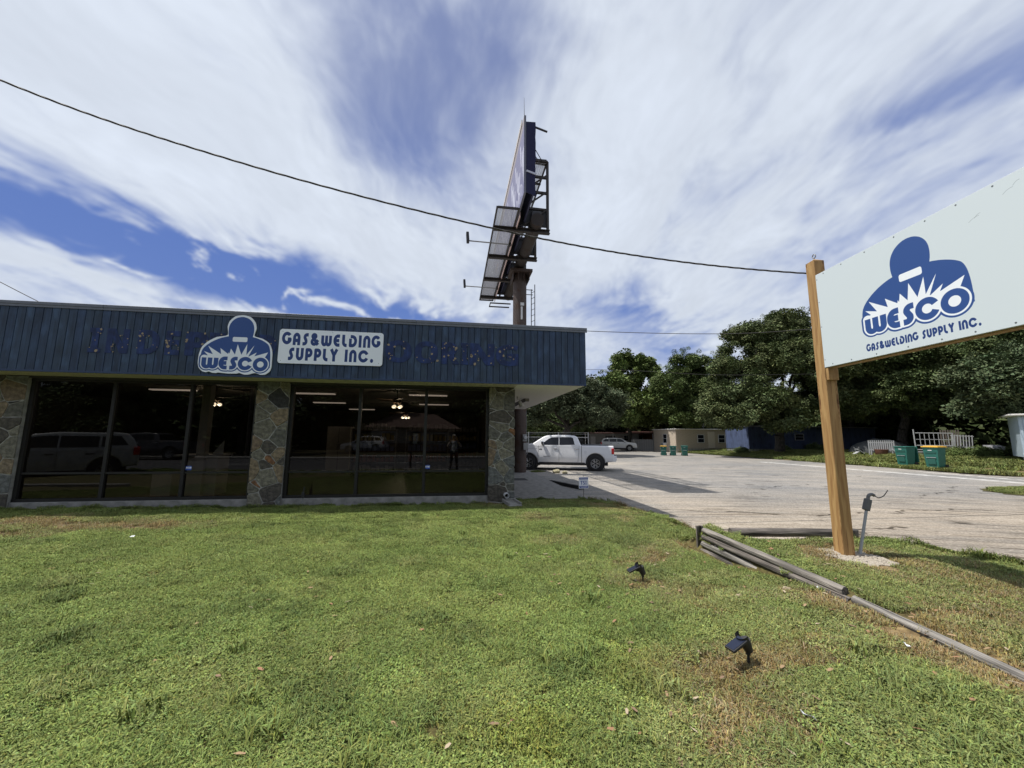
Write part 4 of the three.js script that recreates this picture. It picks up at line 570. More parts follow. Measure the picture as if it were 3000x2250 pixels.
// ================================================================ overhead cables
function cable(pts, r, label, twist) { const c = new THREE.CatmullRomCurve3(pts.map((p) => V3(...p))); let g; if (twist) { g = []; for (const ph of [0, 2.09, 4.19]) { const P = []; for (let k = 0; k <= 420; k++) { const q = c.getPoint(k / 420), a = k * 0.42 + ph; P.push(V3(q.x, q.y + Math.cos(a) * r * 0.8, q.z + Math.sin(a) * r * 0.8)); } g.push(new THREE.TubeGeometry(new THREE.CatmullRomCurve3(P), 840, r * 0.75, 4)); } } else g = [new THREE.TubeGeometry(c, 60, r, 5)]; solo('overhead_cable', g, mat([0.055, 0.05, 0.045], 0.7), label, 'cable'); }
cable([[-14, 10.3, -7.2], [-8.8, 8.38, -8], [-4.49, 7.17, -8], [0.7, 6.2, -8], [4.36, 5.8, -8], [8.39, 5.7, -8], [14, 5.95, -8], [22, 6.9, -8]], 0.014, 'thick twisted cable crossing the sky in front of the billboard', true);
cable([[-3, 6.1, -15], [5.26, 6.0, -15], [12.0, 6.2, -15], [17, 6.75, -15.2], [34, 9.4, -20]], 0.014, 'cable leaving the shop roof corner toward the trees');
cable([[-9, 4.2, -12], [-14.0, 6.05, -15], [-15.35, 6.74, -15], [-24, 11, -17]], 0.013, 'cable sloping down to the shop roof at the left');
cable([[3, 5.4, -24], [8.7, 6.2, -25], [12, 6.24, -25], [20, 6.5, -27], [34, 7.5, -30]], 0.012, 'lower cable running behind the shop into the trees');

{ // grit, pebbles and dry bits washed along the edge between grass and lot
  const r = rngOf(303), P = [], C = [[0.10, 0.07, 0.05], [0.30, 0.26, 0.21], [0.20, 0.15, 0.10], [0.42, 0.39, 0.35]];
  for (let k = 0; k < 2600; k++) { const t = r(), i = 3 + t * 9.99, j = Math.floor(i), A = grassPoly[j], B = grassPoly[j + 1], f = i - j, off = -0.05 + Math.pow(r(), 2) * 0.9, x = mix(A[0], B[0], f) + off * 0.8 + (r() - 0.5) * 0.12, z = mix(A[1], B[1], f) - off * 0.55 + (r() - 0.5) * 0.12; if (grassDist(x, z) > 0.02) continue; const s = 0.006 + 0.016 * r() * r(), g = new THREE.TetrahedronGeometry(s, 0).scale(1 + 2.2 * r(), 0.5, 1).rotateY(r() * 6.28).translate(x, -0.096, z), n = g.attributes.position.count, c = C[(r() * 4) | 0], col = new Float32Array(n * 3); for (let q = 0; q < n; q++) col.set(c, q * 3); g.setAttribute('color', new THREE.BufferAttribute(col, 3)); P.push(g); }
  const o = solo('grit', P, mat([1, 1, 1], 0.95, { vertexColors: true }), 'grit and dry bits along the edge of the parking lot', 'grit'); o.userData.kind = 'stuff';
}
// ================================================================ vehicles: nose towards local -x, wheels on y = 0
const tyreM = mat([0.018, 0.018, 0.019], 0.85), rimM = mat([0.52, 0.53, 0.54], 0.3, { metalness: 0.8 }), rimDark = mat([0.03, 0.03, 0.032], 0.4, { metalness: 0.5 }), carGlass = phys([0.010, 0.012, 0.016], 0.06, { specularIntensity: 0.6 }), plastic = mat([0.022, 0.022, 0.024], 0.6), chrome = mat([0.7, 0.71, 0.72], 0.15, { metalness: 1 }), redLens = phys([0.45, 0.02, 0.025], 0.15, { clearcoat: 0.8 }), clearLens = phys([0.75, 0.76, 0.78], 0.12, { clearcoat: 1 });
function wheel(parent, x, z, R, w) {
  const g = part('wheel', parent), s = Math.sign(z); g.position.set(x, R, z);
  const pr = [[R * 0.62, -w / 2], [R * 0.9, -w / 2], [R * 0.985, -w * 0.36], [R, -w * 0.2], [R, w * 0.2], [R * 0.985, w * 0.36], [R * 0.9, w / 2], [R * 0.62, w / 2]].map((p) => new THREE.Vector2(...p));
  M('tyre', new THREE.LatheGeometry(pr, 36).rotateX(Math.PI / 2), tyreM, g);
  M('rim_well', new THREE.CylinderGeometry(R * 0.63, R * 0.63, w * 0.62, 28).rotateX(Math.PI / 2), rimDark, g);
  const sp = []; for (let k = 0; k < 6; k++) for (const d of [-0.17, 0.17]) { const a = (k / 6) * 6.283 + d; sp.push(bar([Math.cos(a - d * 0.4) * R * 0.14, Math.sin(a - d * 0.4) * R * 0.14, s * w * 0.34], [Math.cos(a) * R * 0.58, Math.sin(a) * R * 0.58, s * w * 0.42], 0.055 * R / 0.41, 0.03)); }
  sp.push(new THREE.TorusGeometry(R * 0.605, R * 0.035, 8, 32).translate(0, 0, s * w * 0.43)); M('rim', sp, rimM, g); M('hub_cap', new THREE.CylinderGeometry(R * 0.12, R * 0.13, 0.04, 16).rotateX(Math.PI / 2).translate(0, 0, s * w * 0.36), plastic, g);
}
function arch(P, cx, r, y0, dir) { for (let k = 0; k <= 14; k++) { const a = Math.PI * (dir > 0 ? 1 - k / 14 : k / 14); P.push([cx + Math.cos(a) * r, Math.max(y0, 0.44 + Math.sin(a) * r)]); } }
function vehicle(name, label, category, pos, ry, scale, d) {
  const o = thing(name, label, category, pos, ry, d.group); o.scale.setScalar(scale);
  const W = d.width / 2, paint = phys(d.paint, 0.35, { clearcoat: 0.8, clearcoatRoughness: 0.08 });
  // body side with wheel arches cut out
  const P = [...d.top]; P.push([d.tail, d.sill + 0.12]); P.push([d.rear + d.archR + 0.06, d.sill + 0.08]); for (let k = 0; k <= 16; k++) { const a = (k / 16) * Math.PI; P.push([d.rear + Math.cos(a) * d.archR, Math.max(d.sill, d.R + 0.03 + Math.sin(a) * d.archR)]); } P.push([d.rear - d.archR, d.sill]); P.push([d.front + d.archR, d.sill]); for (let k = 0; k <= 16; k++) { const a = (k / 16) * Math.PI; P.push([d.front + Math.cos(a) * d.archR, Math.max(d.sill, d.R + 0.03 + Math.sin(a) * d.archR)]); } P.push([d.front - d.archR - 0.06, d.sill + 0.06]); P.push([d.nose + 0.03, d.sill + 0.10]);
  const tess = new TessellateModifier(0.13, 7), inset = (g0, fy) => { const g = tess.modify(g0), p = g.attributes.position; for (let i = 0; i < p.count; i++) p.setZ(i, p.getZ(i) * fy(p.getY(i), p.getX(i))); g.deleteAttribute('normal'); g.deleteAttribute('uv'); return toCreasedNormals(mergeVertices(g, 1e-4), 0.7); };
  const bodyF = (y) => 1 - 0.05 * smooth(0.75, 1.45, y) - 0.05 * smooth(0.75, 0.35, y);
  const body = M('body', inset(prism(P, W * 2, { bevel: 0.055, bs: 4 }).translate(0, 0, -W), bodyF), paint, o);
  M('underbody', [bb(d.nose + 0.35, d.tail - 0.3, d.sill - 0.12, d.sill + 0.5, -W + 0.28, W - 0.28), bb(d.front + d.archR, d.rear - d.archR, d.sill - 0.08, d.sill + 0.01, -W + 0.10, W - 0.10)], plastic, o);
  for (const x of [d.front, d.rear]) M('wheel_well', new THREE.CylinderGeometry(d.archR - 0.005, d.archR - 0.005, W * 2 - 0.16, 24, 1, false).rotateX(Math.PI / 2).translate(x, d.R + 0.03, 0), plastic, o);
  const cabF = (y) => (bodyF(d.belt) - 0.004) * (1 - d.tumble * clamp((y - d.belt) / (d.roofY - d.belt), 0, 1.1));
  const cab = M('cab', inset(prism(d.cab, W * 2, { bevel: 0.05, bs: 4 }).translate(0, 0, -W), cabF), paint, o);
  const onSide = (pts, s, lift, dep = 0.006) => { const g = tess.modify(prism(pts, dep, { bevel: 0.0 })), p = g.attributes.position; for (let i = 0; i < p.count; i++) { const y = p.getY(i), f = y > d.belt ? cabF(y) : bodyF(y); p.setZ(i, s * (W * f + lift + p.getZ(i))); } if (s < 0) for (let i = 0; i < p.count; i += 3) { const t = [p.getX(i), p.getY(i), p.getZ(i)]; p.setXYZ(i, p.getX(i + 2), p.getY(i + 2), p.getZ(i + 2)); p.setXYZ(i + 2, ...t); } g.computeVertexNormals(); return g; };
  for (const s of [1, -1]) {
    for (const w of d.windows) M('side_window', onSide(w, s, 0.001), carGlass, o);
    M('door_gap', d.gaps.map((gp) => onSide(gp, s, -0.001, 0.004)), plastic, o);
    for (const [x, y] of d.handles) M('door_handle', box(0.22, 0.045, 0.04, x, y, s * (W * bodyF(y) + 0.02), { r: 0.018 }), d.handleMat ?? chrome, o);
    const [mx, my] = d.mirror; const mr = part('mirror', o); M('housing', box(0.16, 0.19, 0.24, mx, my + 0.06, s * (W + 0.10), { r: 0.05, s: 3 }), d.mirrorMat ?? paint, mr); M('stalk', box(0.12, 0.05, 0.16, mx + 0.02, my - 0.05, s * (W + 0.0), { r: 0.02 }), plastic, mr);
    M('rocker', bb(d.front + d.archR + 0.05, d.rear - d.archR - 0.05, d.sill - 0.05, d.sill + 0.055, s > 0 ? W - 0.16 : -W + 0.03, s > 0 ? W - 0.03 : -W + 0.16, { r: 0.02 }), plastic, o);
    for (const [x0, x1, y0, y1] of d.tailLights) M('tail_light', [box(x1 - x0, y1 - y0, 0.06, (x0 + x1) / 2, (y0 + y1) / 2, s * (W * bodyF((y0 + y1) / 2) - 0.005), { r: 0.02 }), bb(x1 - 0.03, x1 + 0.006, y0, y1, s > 0 ? W - 0.20 : -W + 0.03, s > 0 ? W - 0.03 : -W + 0.20)], redLens, o);
    M('head_light', box(0.34, 0.16, 0.12, d.nose + 0.17, d.hoodY - 0.22, s * (W - 0.13), { r: 0.04 }), clearLens, o);
    for (const x of [d.front, d.rear]) { wheel(o, x, s * (W - 0.14), d.R, 0.27); if (d.flaps) M('mud_flap', bb(x + d.archR - 0.06, x + d.archR - 0.03, 0.13, 0.48, s > 0 ? W - 0.26 : -W + 0.02, s > 0 ? W - 0.02 : -W + 0.26), plastic, o); }
  }
  const quad = (a, b, inw, name) => { const y0 = a[1], y1 = b[1], z0 = W * cabF(y0) - inw, z1 = W * cabF(y1) - inw, g = new THREE.BufferGeometry(); const nx = b[1] - a[1], ny = -(b[0] - a[0]), L = Math.hypot(nx, ny), sg = d[name + 'Side'] ?? -1, ox = (sg * nx / L) * 0.006, oy = Math.abs(ny / L) * 0.006; g.setAttribute('position', new THREE.Float32BufferAttribute([a[0] + ox, y0 + oy, z0, a[0] + ox, y0 + oy, -z0, b[0] + ox, y1 + oy, z1, b[0] + ox, y1 + oy, -z1], 3)); g.setIndex([0, 1, 2, 2, 1, 3]); g.computeVertexNormals(); return g; };
  M('windshield', quad(d.wind[0], d.wind[1], 0.09, 'wind'), phys([0.02, 0.03, 0.035], 0.05, { side: THREE.DoubleSide, clearcoat: 1 }), o);
  M('rear_window', quad(d.back[0], d.back[1], 0.12, 'back'), phys([0.012, 0.014, 0.018], 0.06, { side: THREE.DoubleSide }), o);
  M('grille', bb(d.nose - 0.02, d.nose + 0.06, 0.62, d.hoodY - 0.14, -W * 0.62, W * 0.62, { r: 0.02 }), plastic, o);
  M('front_bumper', bb(d.nose - 0.07, d.nose + 0.22, 0.42, 0.64, -W + 0.02, W - 0.02, { r: 0.06, s: 3 }), d.bumperMat ?? paint, o);
  return { o, paint, W, bodyF, cabF, onSide };
}
const truckSpec = {
  width: 2.0, R: 0.41, front: -1.85, rear: 1.85, archR: 0.52, sill: 0.40, nose: -2.86, tail: 2.84, belt: 1.37, roofY: 1.92, tumble: 0.17, hoodY: 1.33, flaps: true,
  top: [[-2.87, 0.62], [-2.88, 0.98], [-2.80, 1.22], [-2.62, 1.32], [-2.1, 1.41], [-1.62, 1.455], [-1.40, 1.40], [1.10, 1.39], [1.115, 1.375], [2.80, 1.375], [2.85, 1.36], [2.86, 0.95]],
  cab: [[-1.70, 1.36], [-1.62, 1.45], [-1.30, 1.66], [-0.98, 1.855], [-0.80, 1.915], [-0.3, 1.95], [0.4, 1.945], [0.78, 1.905], [0.90, 1.83], [1.06, 1.45], [1.10, 1.36]],
  windows: [[[-1.10, 1.41], [-1.02, 1.50], [-0.70, 1.74], [-0.52, 1.815], [-0.14, 1.835], [-0.14, 1.40]], [[-0.10, 1.40], [-0.10, 1.835], [0.55, 1.83], [0.66, 1.78], [0.75, 1.42]]],
  gaps: [[[-1.305, 0.50], [-1.29, 0.50], [-1.27, 1.36], [-1.285, 1.36]], [[-0.135, 0.47], [-0.122, 0.47], [-0.115, 1.37], [-0.128, 1.37]], [[0.90, 0.47], [0.94, 0.80], [0.985, 1.36], [0.998, 1.36], [0.955, 0.80], [0.915, 0.47]], [[1.10, 0.44], [1.125, 0.44], [1.125, 1.37], [1.10, 1.37]], [[-2.2, 1.17], [-1.35, 1.20], [-1.35, 1.208], [-2.2, 1.178]]],
  handles: [[-0.32, 1.20], [0.86, 1.20]], mirror: [-1.02, 1.45], mirrorMat: chrome, tailLights: [[2.72, 2.86, 0.92, 1.24]], wind: [[-1.585, 1.475], [-0.97, 1.86]], back: [[1.075, 1.42], [0.905, 1.82]], backSide: 1, bumperMat: chrome,
};
{
  const v = vehicle('pickup_truck', 'white crew-cab pickup truck parked beside the brown column', 'pickup truck', [5.98, -0.1, -20.75 - 0.62], -0.316, 0.96, { ...truckSpec, paint: [0.80, 0.81, 0.83] });
  const o = v.o; M('bed_cover', bb(1.14, 2.82, 1.372, 1.425, -0.86, 0.86, { r: 0.02 }), plastic, o); M('rear_bumper', prism([[2.45, 0.62], [2.62, 0.83], [2.99, 0.84], [3.0, 0.62], [2.95, 0.52], [2.5, 0.52]], 1.92, { bevel: 0.03 }).translate(0, 0, -0.96), phys([0.80, 0.81, 0.83], 0.35, { clearcoat: 0.8 }), o); M('bumper_step', bb(2.62, 2.98, 0.842, 0.862, -0.9, 0.9), plastic, o);
  for (const s of [1, -1]) { M('fuel_door', v.onSide([...Array(20)].map((_, k) => [1.33 + 0.085 * Math.cos(k * 0.314), 1.02 + 0.085 * Math.sin(k * 0.314)]), s, 0.0, 0.003), phys([0.70, 0.71, 0.73], 0.4), o); M('door_badge', v.onSide([[-1.0, 0.765], [-0.62, 0.765], [-0.62, 0.785], [-1.0, 0.785]], s, 0.001, 0.006), plastic, o); M('fender_badge', v.onSide([[-1.24, 1.14], [-1.08, 1.14], [-1.08, 1.185], [-1.24, 1.185]], s, 0.001, 0.006), chrome, o); M('tail_lens', box(0.10, 0.10, 0.02, 2.79, 1.08, s * 0.975, { r: 0.01 }), clearLens, o); }
  M('roof_antenna', box(0.16, 0.05, 0.06, 0.45, 1.965, 0, { r: 0.02 }), plastic, o);
}
const suvSpec = {
  width: 1.98, R: 0.39, front: -1.45, rear: 1.45, archR: 0.48, sill: 0.38, nose: -2.42, tail: 2.36, belt: 1.18, roofY: 1.76, tumble: 0.16, hoodY: 1.12,
  top: [[-2.44, 0.55], [-2.44, 0.9], [-2.36, 1.06], [-2.1, 1.13], [-1.3, 1.24], [-1.1, 1.21], [2.28, 1.21], [2.36, 1.15], [2.4, 0.7]],
  cab: [[-1.28, 1.17], [-1.2, 1.25], [-0.55, 1.66], [-0.4, 1.73], [0.2, 1.80], [1.4, 1.79], [2.0, 1.73], [2.2, 1.5], [2.32, 1.17]],
  windows: [[[-0.95, 1.25], [-0.42, 1.62], [-0.05, 1.67], [0.18, 1.67], [0.18, 1.25]], [[0.23, 1.25], [0.23, 1.67], [1.2, 1.66], [1.2, 1.25]], [[1.27, 1.27], [1.27, 1.65], [1.82, 1.62], [2.05, 1.28]]],
  gaps: [[[-1.0, 0.45], [-0.99, 0.45], [-0.98, 1.17], [-0.99, 1.17]], [[0.2, 0.45], [0.21, 0.45], [0.21, 1.18], [0.2, 1.18]], [[1.0, 0.8], [1.01, 0.8], [1.24, 1.18], [1.23, 1.18]]],
  handles: [[0.02, 1.02], [1.0, 1.02]], mirror: [-0.85, 1.22], handleMat: plastic, tailLights: [[2.2, 2.39, 0.9, 1.2]], wind: [[-1.16, 1.29], [-0.56, 1.665]], back: [[2.29, 1.28], [2.06, 1.66]], backSide: 1,
};
vehicle('sport_utility', 'pale silver sport utility vehicle parked under the trees by the grey house', 'SUV', [21.9, -0.1, -50.4], Math.PI - 0.35, 0.96, { ...suvSpec, paint: [0.62, 0.62, 0.60] });

// ================================================================ bins
function bin(x, z, ry, s, lid, label, open) {
  const o = thing('wheeled_bin', label, 'trash bin', [x, x > 26 ? -0.08 : -0.1, z], ry, 'green wheeled bins'); o.scale.set(s > 1.2 ? s * 0.80 : s, s, s > 1.2 ? s * 0.80 : s);
  const gm = mat([0.022, 0.16, 0.125], 0.5, { map: T.speck }), b = new THREE.BoxGeometry(0.62, 0.94, 0.70, 1, 3, 1), p = b.attributes.position; for (let i = 0; i < p.count; i++) { const k = 0.78 + 0.22 * (p.getY(i) / 0.94 + 0.5); p.setX(i, p.getX(i) * k); p.setZ(i, p.getZ(i) * k); } b.computeVertexNormals(); M('body', uvm(b).translate(0, 0.50, 0), gm, o);
  M('rim', bb(-0.34, 0.34, 0.94, 0.985, -0.38, 0.38, { r: 0.015 }), gm, o); M('grip_bar', rod([-0.2, 0.55, 0.345], [0.2, 0.55, 0.345], 0.014), MAT.galv, o); M('front_recess', [bb(-0.16, 0.16, 0.28, 0.60, 0.285, 0.335), bb(-0.22, 0.22, 0.74, 0.80, 0.31, 0.352)], mat([0.012, 0.085, 0.066], 0.6), o); M('stamp', new THREE.RingGeometry(0.05, 0.075, 20).rotateY(-Math.PI / 2 + 0.12).translate(-0.304, 0.78, 0.0), mat([0.45, 0.5, 0.48], 0.6, { side: THREE.DoubleSide }), o); M('label_plate', bb(-0.1, 0.06, 0.845, 0.875, 0.338, 0.347), mat([0.6, 0.62, 0.6], 0.6), o);
  const lm = lid ? mat([0.62, 0.36, 0.03], 0.45) : gm; if (open) M('lid', box(0.70, 0.74, 0.05, 0, 0.62, -0.47, { r: 0.02, rx: 0.08 }), gm, o); else M('lid', [box(0.72, 0.05, 0.80, 0, 1.005, 0, { r: 0.022 }), box(0.58, 0.035, 0.6, 0, 1.04, 0, { r: 0.015 })], lm, o);
  for (const sx of [-1, 1]) M('wheel', new THREE.CylinderGeometry(0.13, 0.13, 0.07, 20).rotateZ(Math.PI / 2).translate(sx * 0.29, 0.13, -0.34), MAT.rubber, o); M('axle', rod([-0.29, 0.13, -0.34], [0.29, 0.13, -0.34], 0.015), MAT.galv, o);
}
bin(28.22, -21.05, -1.5, 1.32, false, 'green wheeled bin with its lid hanging open beside the street', true); bin(27.13, -18.76, -1.4, 1.32, true, 'green wheeled bin with yellow lid at the street edge near the blue trailer');
bin(21.1, -37.4, -0.5, 0.92, true, 'green bin with yellow lid in front of the beige mobile home'); bin(21.9, -37.0, -0.45, 0.92, false, 'middle green bin of three before the beige mobile home'); bin(22.9, -36.6, -0.5, 0.95, false, 'right green bin of three before the beige mobile home');

// ================================================================ mobile homes, sheds and yard things beyond the street
function pane(parent, x0, x1, y0, y1, z, o = {}) { const g = part('window', parent), fr = MAT.white; M('frame', [bb(x0, x1, y1 - 0.05, y1, z, z + 0.05), bb(x0, x1, y0, y0 + 0.05, z, z + 0.05), bb(x0, x0 + 0.05, y0 + 0.05, y1 - 0.05, z, z + 0.05), bb(x1 - 0.05, x1, y0 + 0.05, y1 - 0.05, z, z + 0.05), bb(x0 + 0.05, x1 - 0.05, (y0 + y1) / 2 - 0.02, (y0 + y1) / 2 + 0.02, z, z + 0.04)], fr, g); M('pane', bb(x0 + 0.05, x1 - 0.05, y0 + 0.05, y1 - 0.05, z + 0.005, z + 0.02), carGlass, g); if (o.ry) g.rotation.y = o.ry; return g; }
{ // beige mobile home: end towards the lot, long side towards the viewer
  const o = thing('mobile_home', 'beige mobile home behind the three small green bins', 'mobile home', [26.7, -0.1, -44.3]);
  M('wall', bb(0, 12.5, 0.5, 2.78, -5.4, 0), mat([0.50, 0.42, 0.32], 0.8, { map: T.speck }), o); M('skirting', bb(0.05, 12.45, 0, 0.5, -5.35, -0.05), mat([0.58, 0.55, 0.48], 0.85, { map: rep(T.rib, 0.8) }), o); M('end_panel', bb(-0.03, 0.0, 0.02, 2.76, -5.35, -0.06), mat([0.62, 0.53, 0.42], 0.8, { map: T.speck }), o);
  const rf = prism([[-5.65, 2.78], [0.15, 2.78], [0.15, 2.86], [-2.7, 3.02], [-5.65, 2.86]], 12.8).rotateY(Math.PI / 2).scale(1, 1, 1); rf.translate(-0.15, 0, 0); const p = rf.attributes.position; for (let i = 0; i < p.count; i++) p.setZ(i, -p.getZ(i)); for (let i = 0; i < p.count; i++) p.setZ(i, -p.getZ(i)); M('roof', uvm(bb(-0.15, 12.65, 2.781, 2.9, -5.6, 0.15, { r: 0.04 })), mat([0.72, 0.70, 0.66], 0.7), o);
  const w = part('window', o); M('frame', [bb(-0.08, -0.031, 1.10, 2.25, -2.9, -2.85), bb(-0.08, -0.031, 1.10, 2.25, -2.05, -2.0), bb(-0.08, -0.031, 2.2, 2.25, -2.85, -2.05), bb(-0.08, -0.031, 1.1, 1.15, -2.85, -2.05), bb(-0.08, -0.031, 1.66, 1.70, -2.85, -2.05)], MAT.white, w); M('pane', bb(-0.055, -0.032, 1.15, 2.2, -2.85, -2.05), carGlass, w);
  const a = part('air_conditioner', o); M('case', bb(-0.48, -0.06, 0.72, 1.14, -2.8, -2.12, { r: 0.02 }), MAT.white, a); M('grille', bb(-0.492, -0.48, 0.76, 1.1, -2.74, -2.2), mat([0.2, 0.2, 0.2], 0.7), a);
  for (const x of [2.8, 5.6]) pane(o, x, x + 0.9, 1.2, 2.2, 0.001); M('door', bb(4.2, 5.1, 0.55, 2.55, 0.001, 0.05), mat([0.5, 0.44, 0.36], 0.7), o);
}
{ const o = thing('satellite_dish', 'small grey satellite dish on the beige mobile home roof', 'satellite dish', [31.0, 2.8, -45.2], -0.4); M('mast', rod([0, 0, 0], [0, 0.45, 0], 0.025), MAT.galv, o); M('dish', new THREE.SphereGeometry(0.5, 20, 8, 0, 6.283, 0, 0.6).scale(1, 0.6, 1).translate(0, -0.3, 0).rotateX(-1.1).translate(0, 0.5, 0.1), mat([0.4, 0.4, 0.4], 0.6, { side: THREE.DoubleSide }), o); M('feed_arm', rod([0, 0.4, 0.0], [0.1, 0.55, 0.5], 0.02), MAT.galv, o); }
{ // dark blue mobile home under the big tree, its end wall brightly painted
  const o = thing('mobile_home', 'dark blue mobile home in the shade of the big tree', 'mobile home', [31.3, 0, -41.6]);
  M('wall', bb(0, 16, 0.55, 2.9, 0, 3.6), mat([0.095, 0.13, 0.25], 0.72, { map: rep(T.rib, 0.5) }), o); M('end_panel', bb(-0.03, 0, 0.55, 2.85, 0.03, 3.57), mat([0.095, 0.13, 0.25], 0.72, { map: rep(T.rib, 0.4) }), o); M('skirting', bb(0.04, 15.9, -0.1, 0.55, 0.04, 3.56), mat([0.50, 0.50, 0.48], 0.85, { map: rep(T.rib, 0.8) }), o); M('roof', bb(-0.15, 16.2, 2.901, 3.02, -0.15, 3.75, { r: 0.04 }), mat([0.18, 0.18, 0.20], 0.8), o); pane(o, 5.6, 6.7, 1.5, 2.2, 3.601); pane(o, 10.4, 11.3, 1.4, 2.2, 3.601); M('door', bb(8.2, 9.1, 0.6, 2.6, 3.601, 3.64), mat([0.095, 0.12, 0.20], 0.7), o);
}
{ // pale blue trailer at the right edge
  const o = thing('mobile_home', 'pale blue ribbed trailer cut by the right edge of the picture', 'mobile home', [32.98, -0.07, -18.48], -0.93);
  const rb = mat([0.46, 0.55, 0.63], 0.5, { metalness: 0.2 }), ribs = part('ribbed_wall', o); M('wall_core', bb(0, 9, 0.75, 3.15, -3.2, -0.02), rb, o);
  for (let k = 0; k < 60; k++) M('rib', bb(0.02 + k * 0.15, 0.14 + k * 0.15, 0.98, 3.12, -0.019, 0.004, { r: 0.008, s: 1 }), rb, ribs); for (let k = 0; k < 3; k++) M('trim', bb(0.0, 9, 0.76 + k * 0.075, 0.82 + k * 0.075, -0.019, 0.014, { r: 0.01 }), mat([0.62, 0.68, 0.72], 0.5), o);
  const sk = part('skirting', o); for (let k = 0; k < 60; k++) M('skirt_board', bb(0.0 + k * 0.15, 0.143 + k * 0.15, 0, 0.74, -0.06, -0.02), MAT.white, sk);
  M('roof', bb(-0.35, 9.2, 3.151, 3.27, -3.4, 0.30, { r: 0.04 }), mat([0.62, 0.60, 0.56], 0.8), o); M('wall_outlet', box(0.12, 0.16, 0.05, 0.62, 1.95, 0.02), MAT.white, o);
}
{ // low grey house with a carport far behind the pickup
  const o = thing('grey_house', 'low grey house with carport roof behind the pickup', 'house', [20.3, -0.1, -58], -0.3);
  const gw = mat([0.42, 0.43, 0.43], 0.8, { map: T.speck }); M('wall', bb(0.3, 7.6, 0, 2.35, -4, 0), gw, o); M('carport_roof', bb(-0.6, 9.4, 2.36, 2.52, -4.3, 2.4, { r: 0.02 }), mat([0.16, 0.09, 0.08], 0.8), o); for (const x of [-0.4, 3.6, 9.2]) M('roof_post', bb(x - 0.05, x + 0.05, 0, 2.36, 2.2, 2.3), MAT.white, o); pane(o, 2.6, 4.2, 1.6, 2.1, 0.001); pane(o, 5.4, 6.2, 1.3, 2.1, 0.001); M('door', bb(0.5, 1.2, 0.05, 1.9, 0.001, 0.05), MAT.white, o);
  const b = thing('brick_house', 'dull orange house partly hidden between grey fence and beige home', 'house', [27.2, -0.1, -58], -0.3); M('wall', bb(0, 6, 0, 2.6, -4, 0), mat([0.30, 0.13, 0.08], 0.85, { map: T.concrete }), b); M('roof', bb(-0.3, 6.3, 2.601, 2.75, -4.3, 0.5), mat([0.2, 0.12, 0.1], 0.8), b); pane(b, 1.0, 1.9, 1.0, 2.1, 0.001);
  const f = thing('board_fence', 'weathered grey board fence beside the silver SUV', 'fence', [24.3, -0.1, -51.5], -0.45), fm = [mat([0.33, 0.32, 0.31], 0.9), mat([0.28, 0.275, 0.265], 0.9)]; for (let k = 0; k < 26; k++) M('board', bb(k * 0.15, k * 0.15 + 0.14, 0, 1.5 + 0.04 * ((k * 7) % 3), 0, 0.025), fm[k % 2], f); M('rail', [bb(0, 3.9, 0.35, 0.44, -0.045, -0.001), bb(0, 3.9, 1.15, 1.24, -0.045, -0.001)], fm[0], f);
  const c = thing('chain_fence', 'chain-link fence with steel posts behind the pickup hood', 'fence', [3.5, -0.1, -31], -0.1); for (let k = 0; k < 4; k++) M('post', rod([k * 2.4, 0, 0], [k * 2.4, 2.15, 0], 0.035), MAT.galv, c); M('top_rail', rod([0, 1.75, 0], [7.2, 1.75, 0], 0.022), MAT.galv, c); M('barbed_wire', [rod([0, 2.0, 0], [7.2, 2.0, 0], 0.008, 0.008, 4), rod([0, 2.12, 0], [7.2, 2.12, 0], 0.008, 0.008, 4)], MAT.galv, c);
  const lk = []; for (let k = -17; k < 72; k++) { for (const s of [1, -1]) { const x = k * 0.1, a = s > 0 ? x : x + 1.7; let p0 = [a, 0.05, 0], p1 = [a + s * 1.7, 1.75, 0]; if (Math.min(p0[0], p1[0]) < 0 || Math.max(p0[0], p1[0]) > 7.2) continue; lk.push(rod(p0, p1, 0.0028, 0.0028, 3, false)); } } const lm = M('mesh', lk, MAT.galv, c); lm.userData.kind = 'stuff';
}
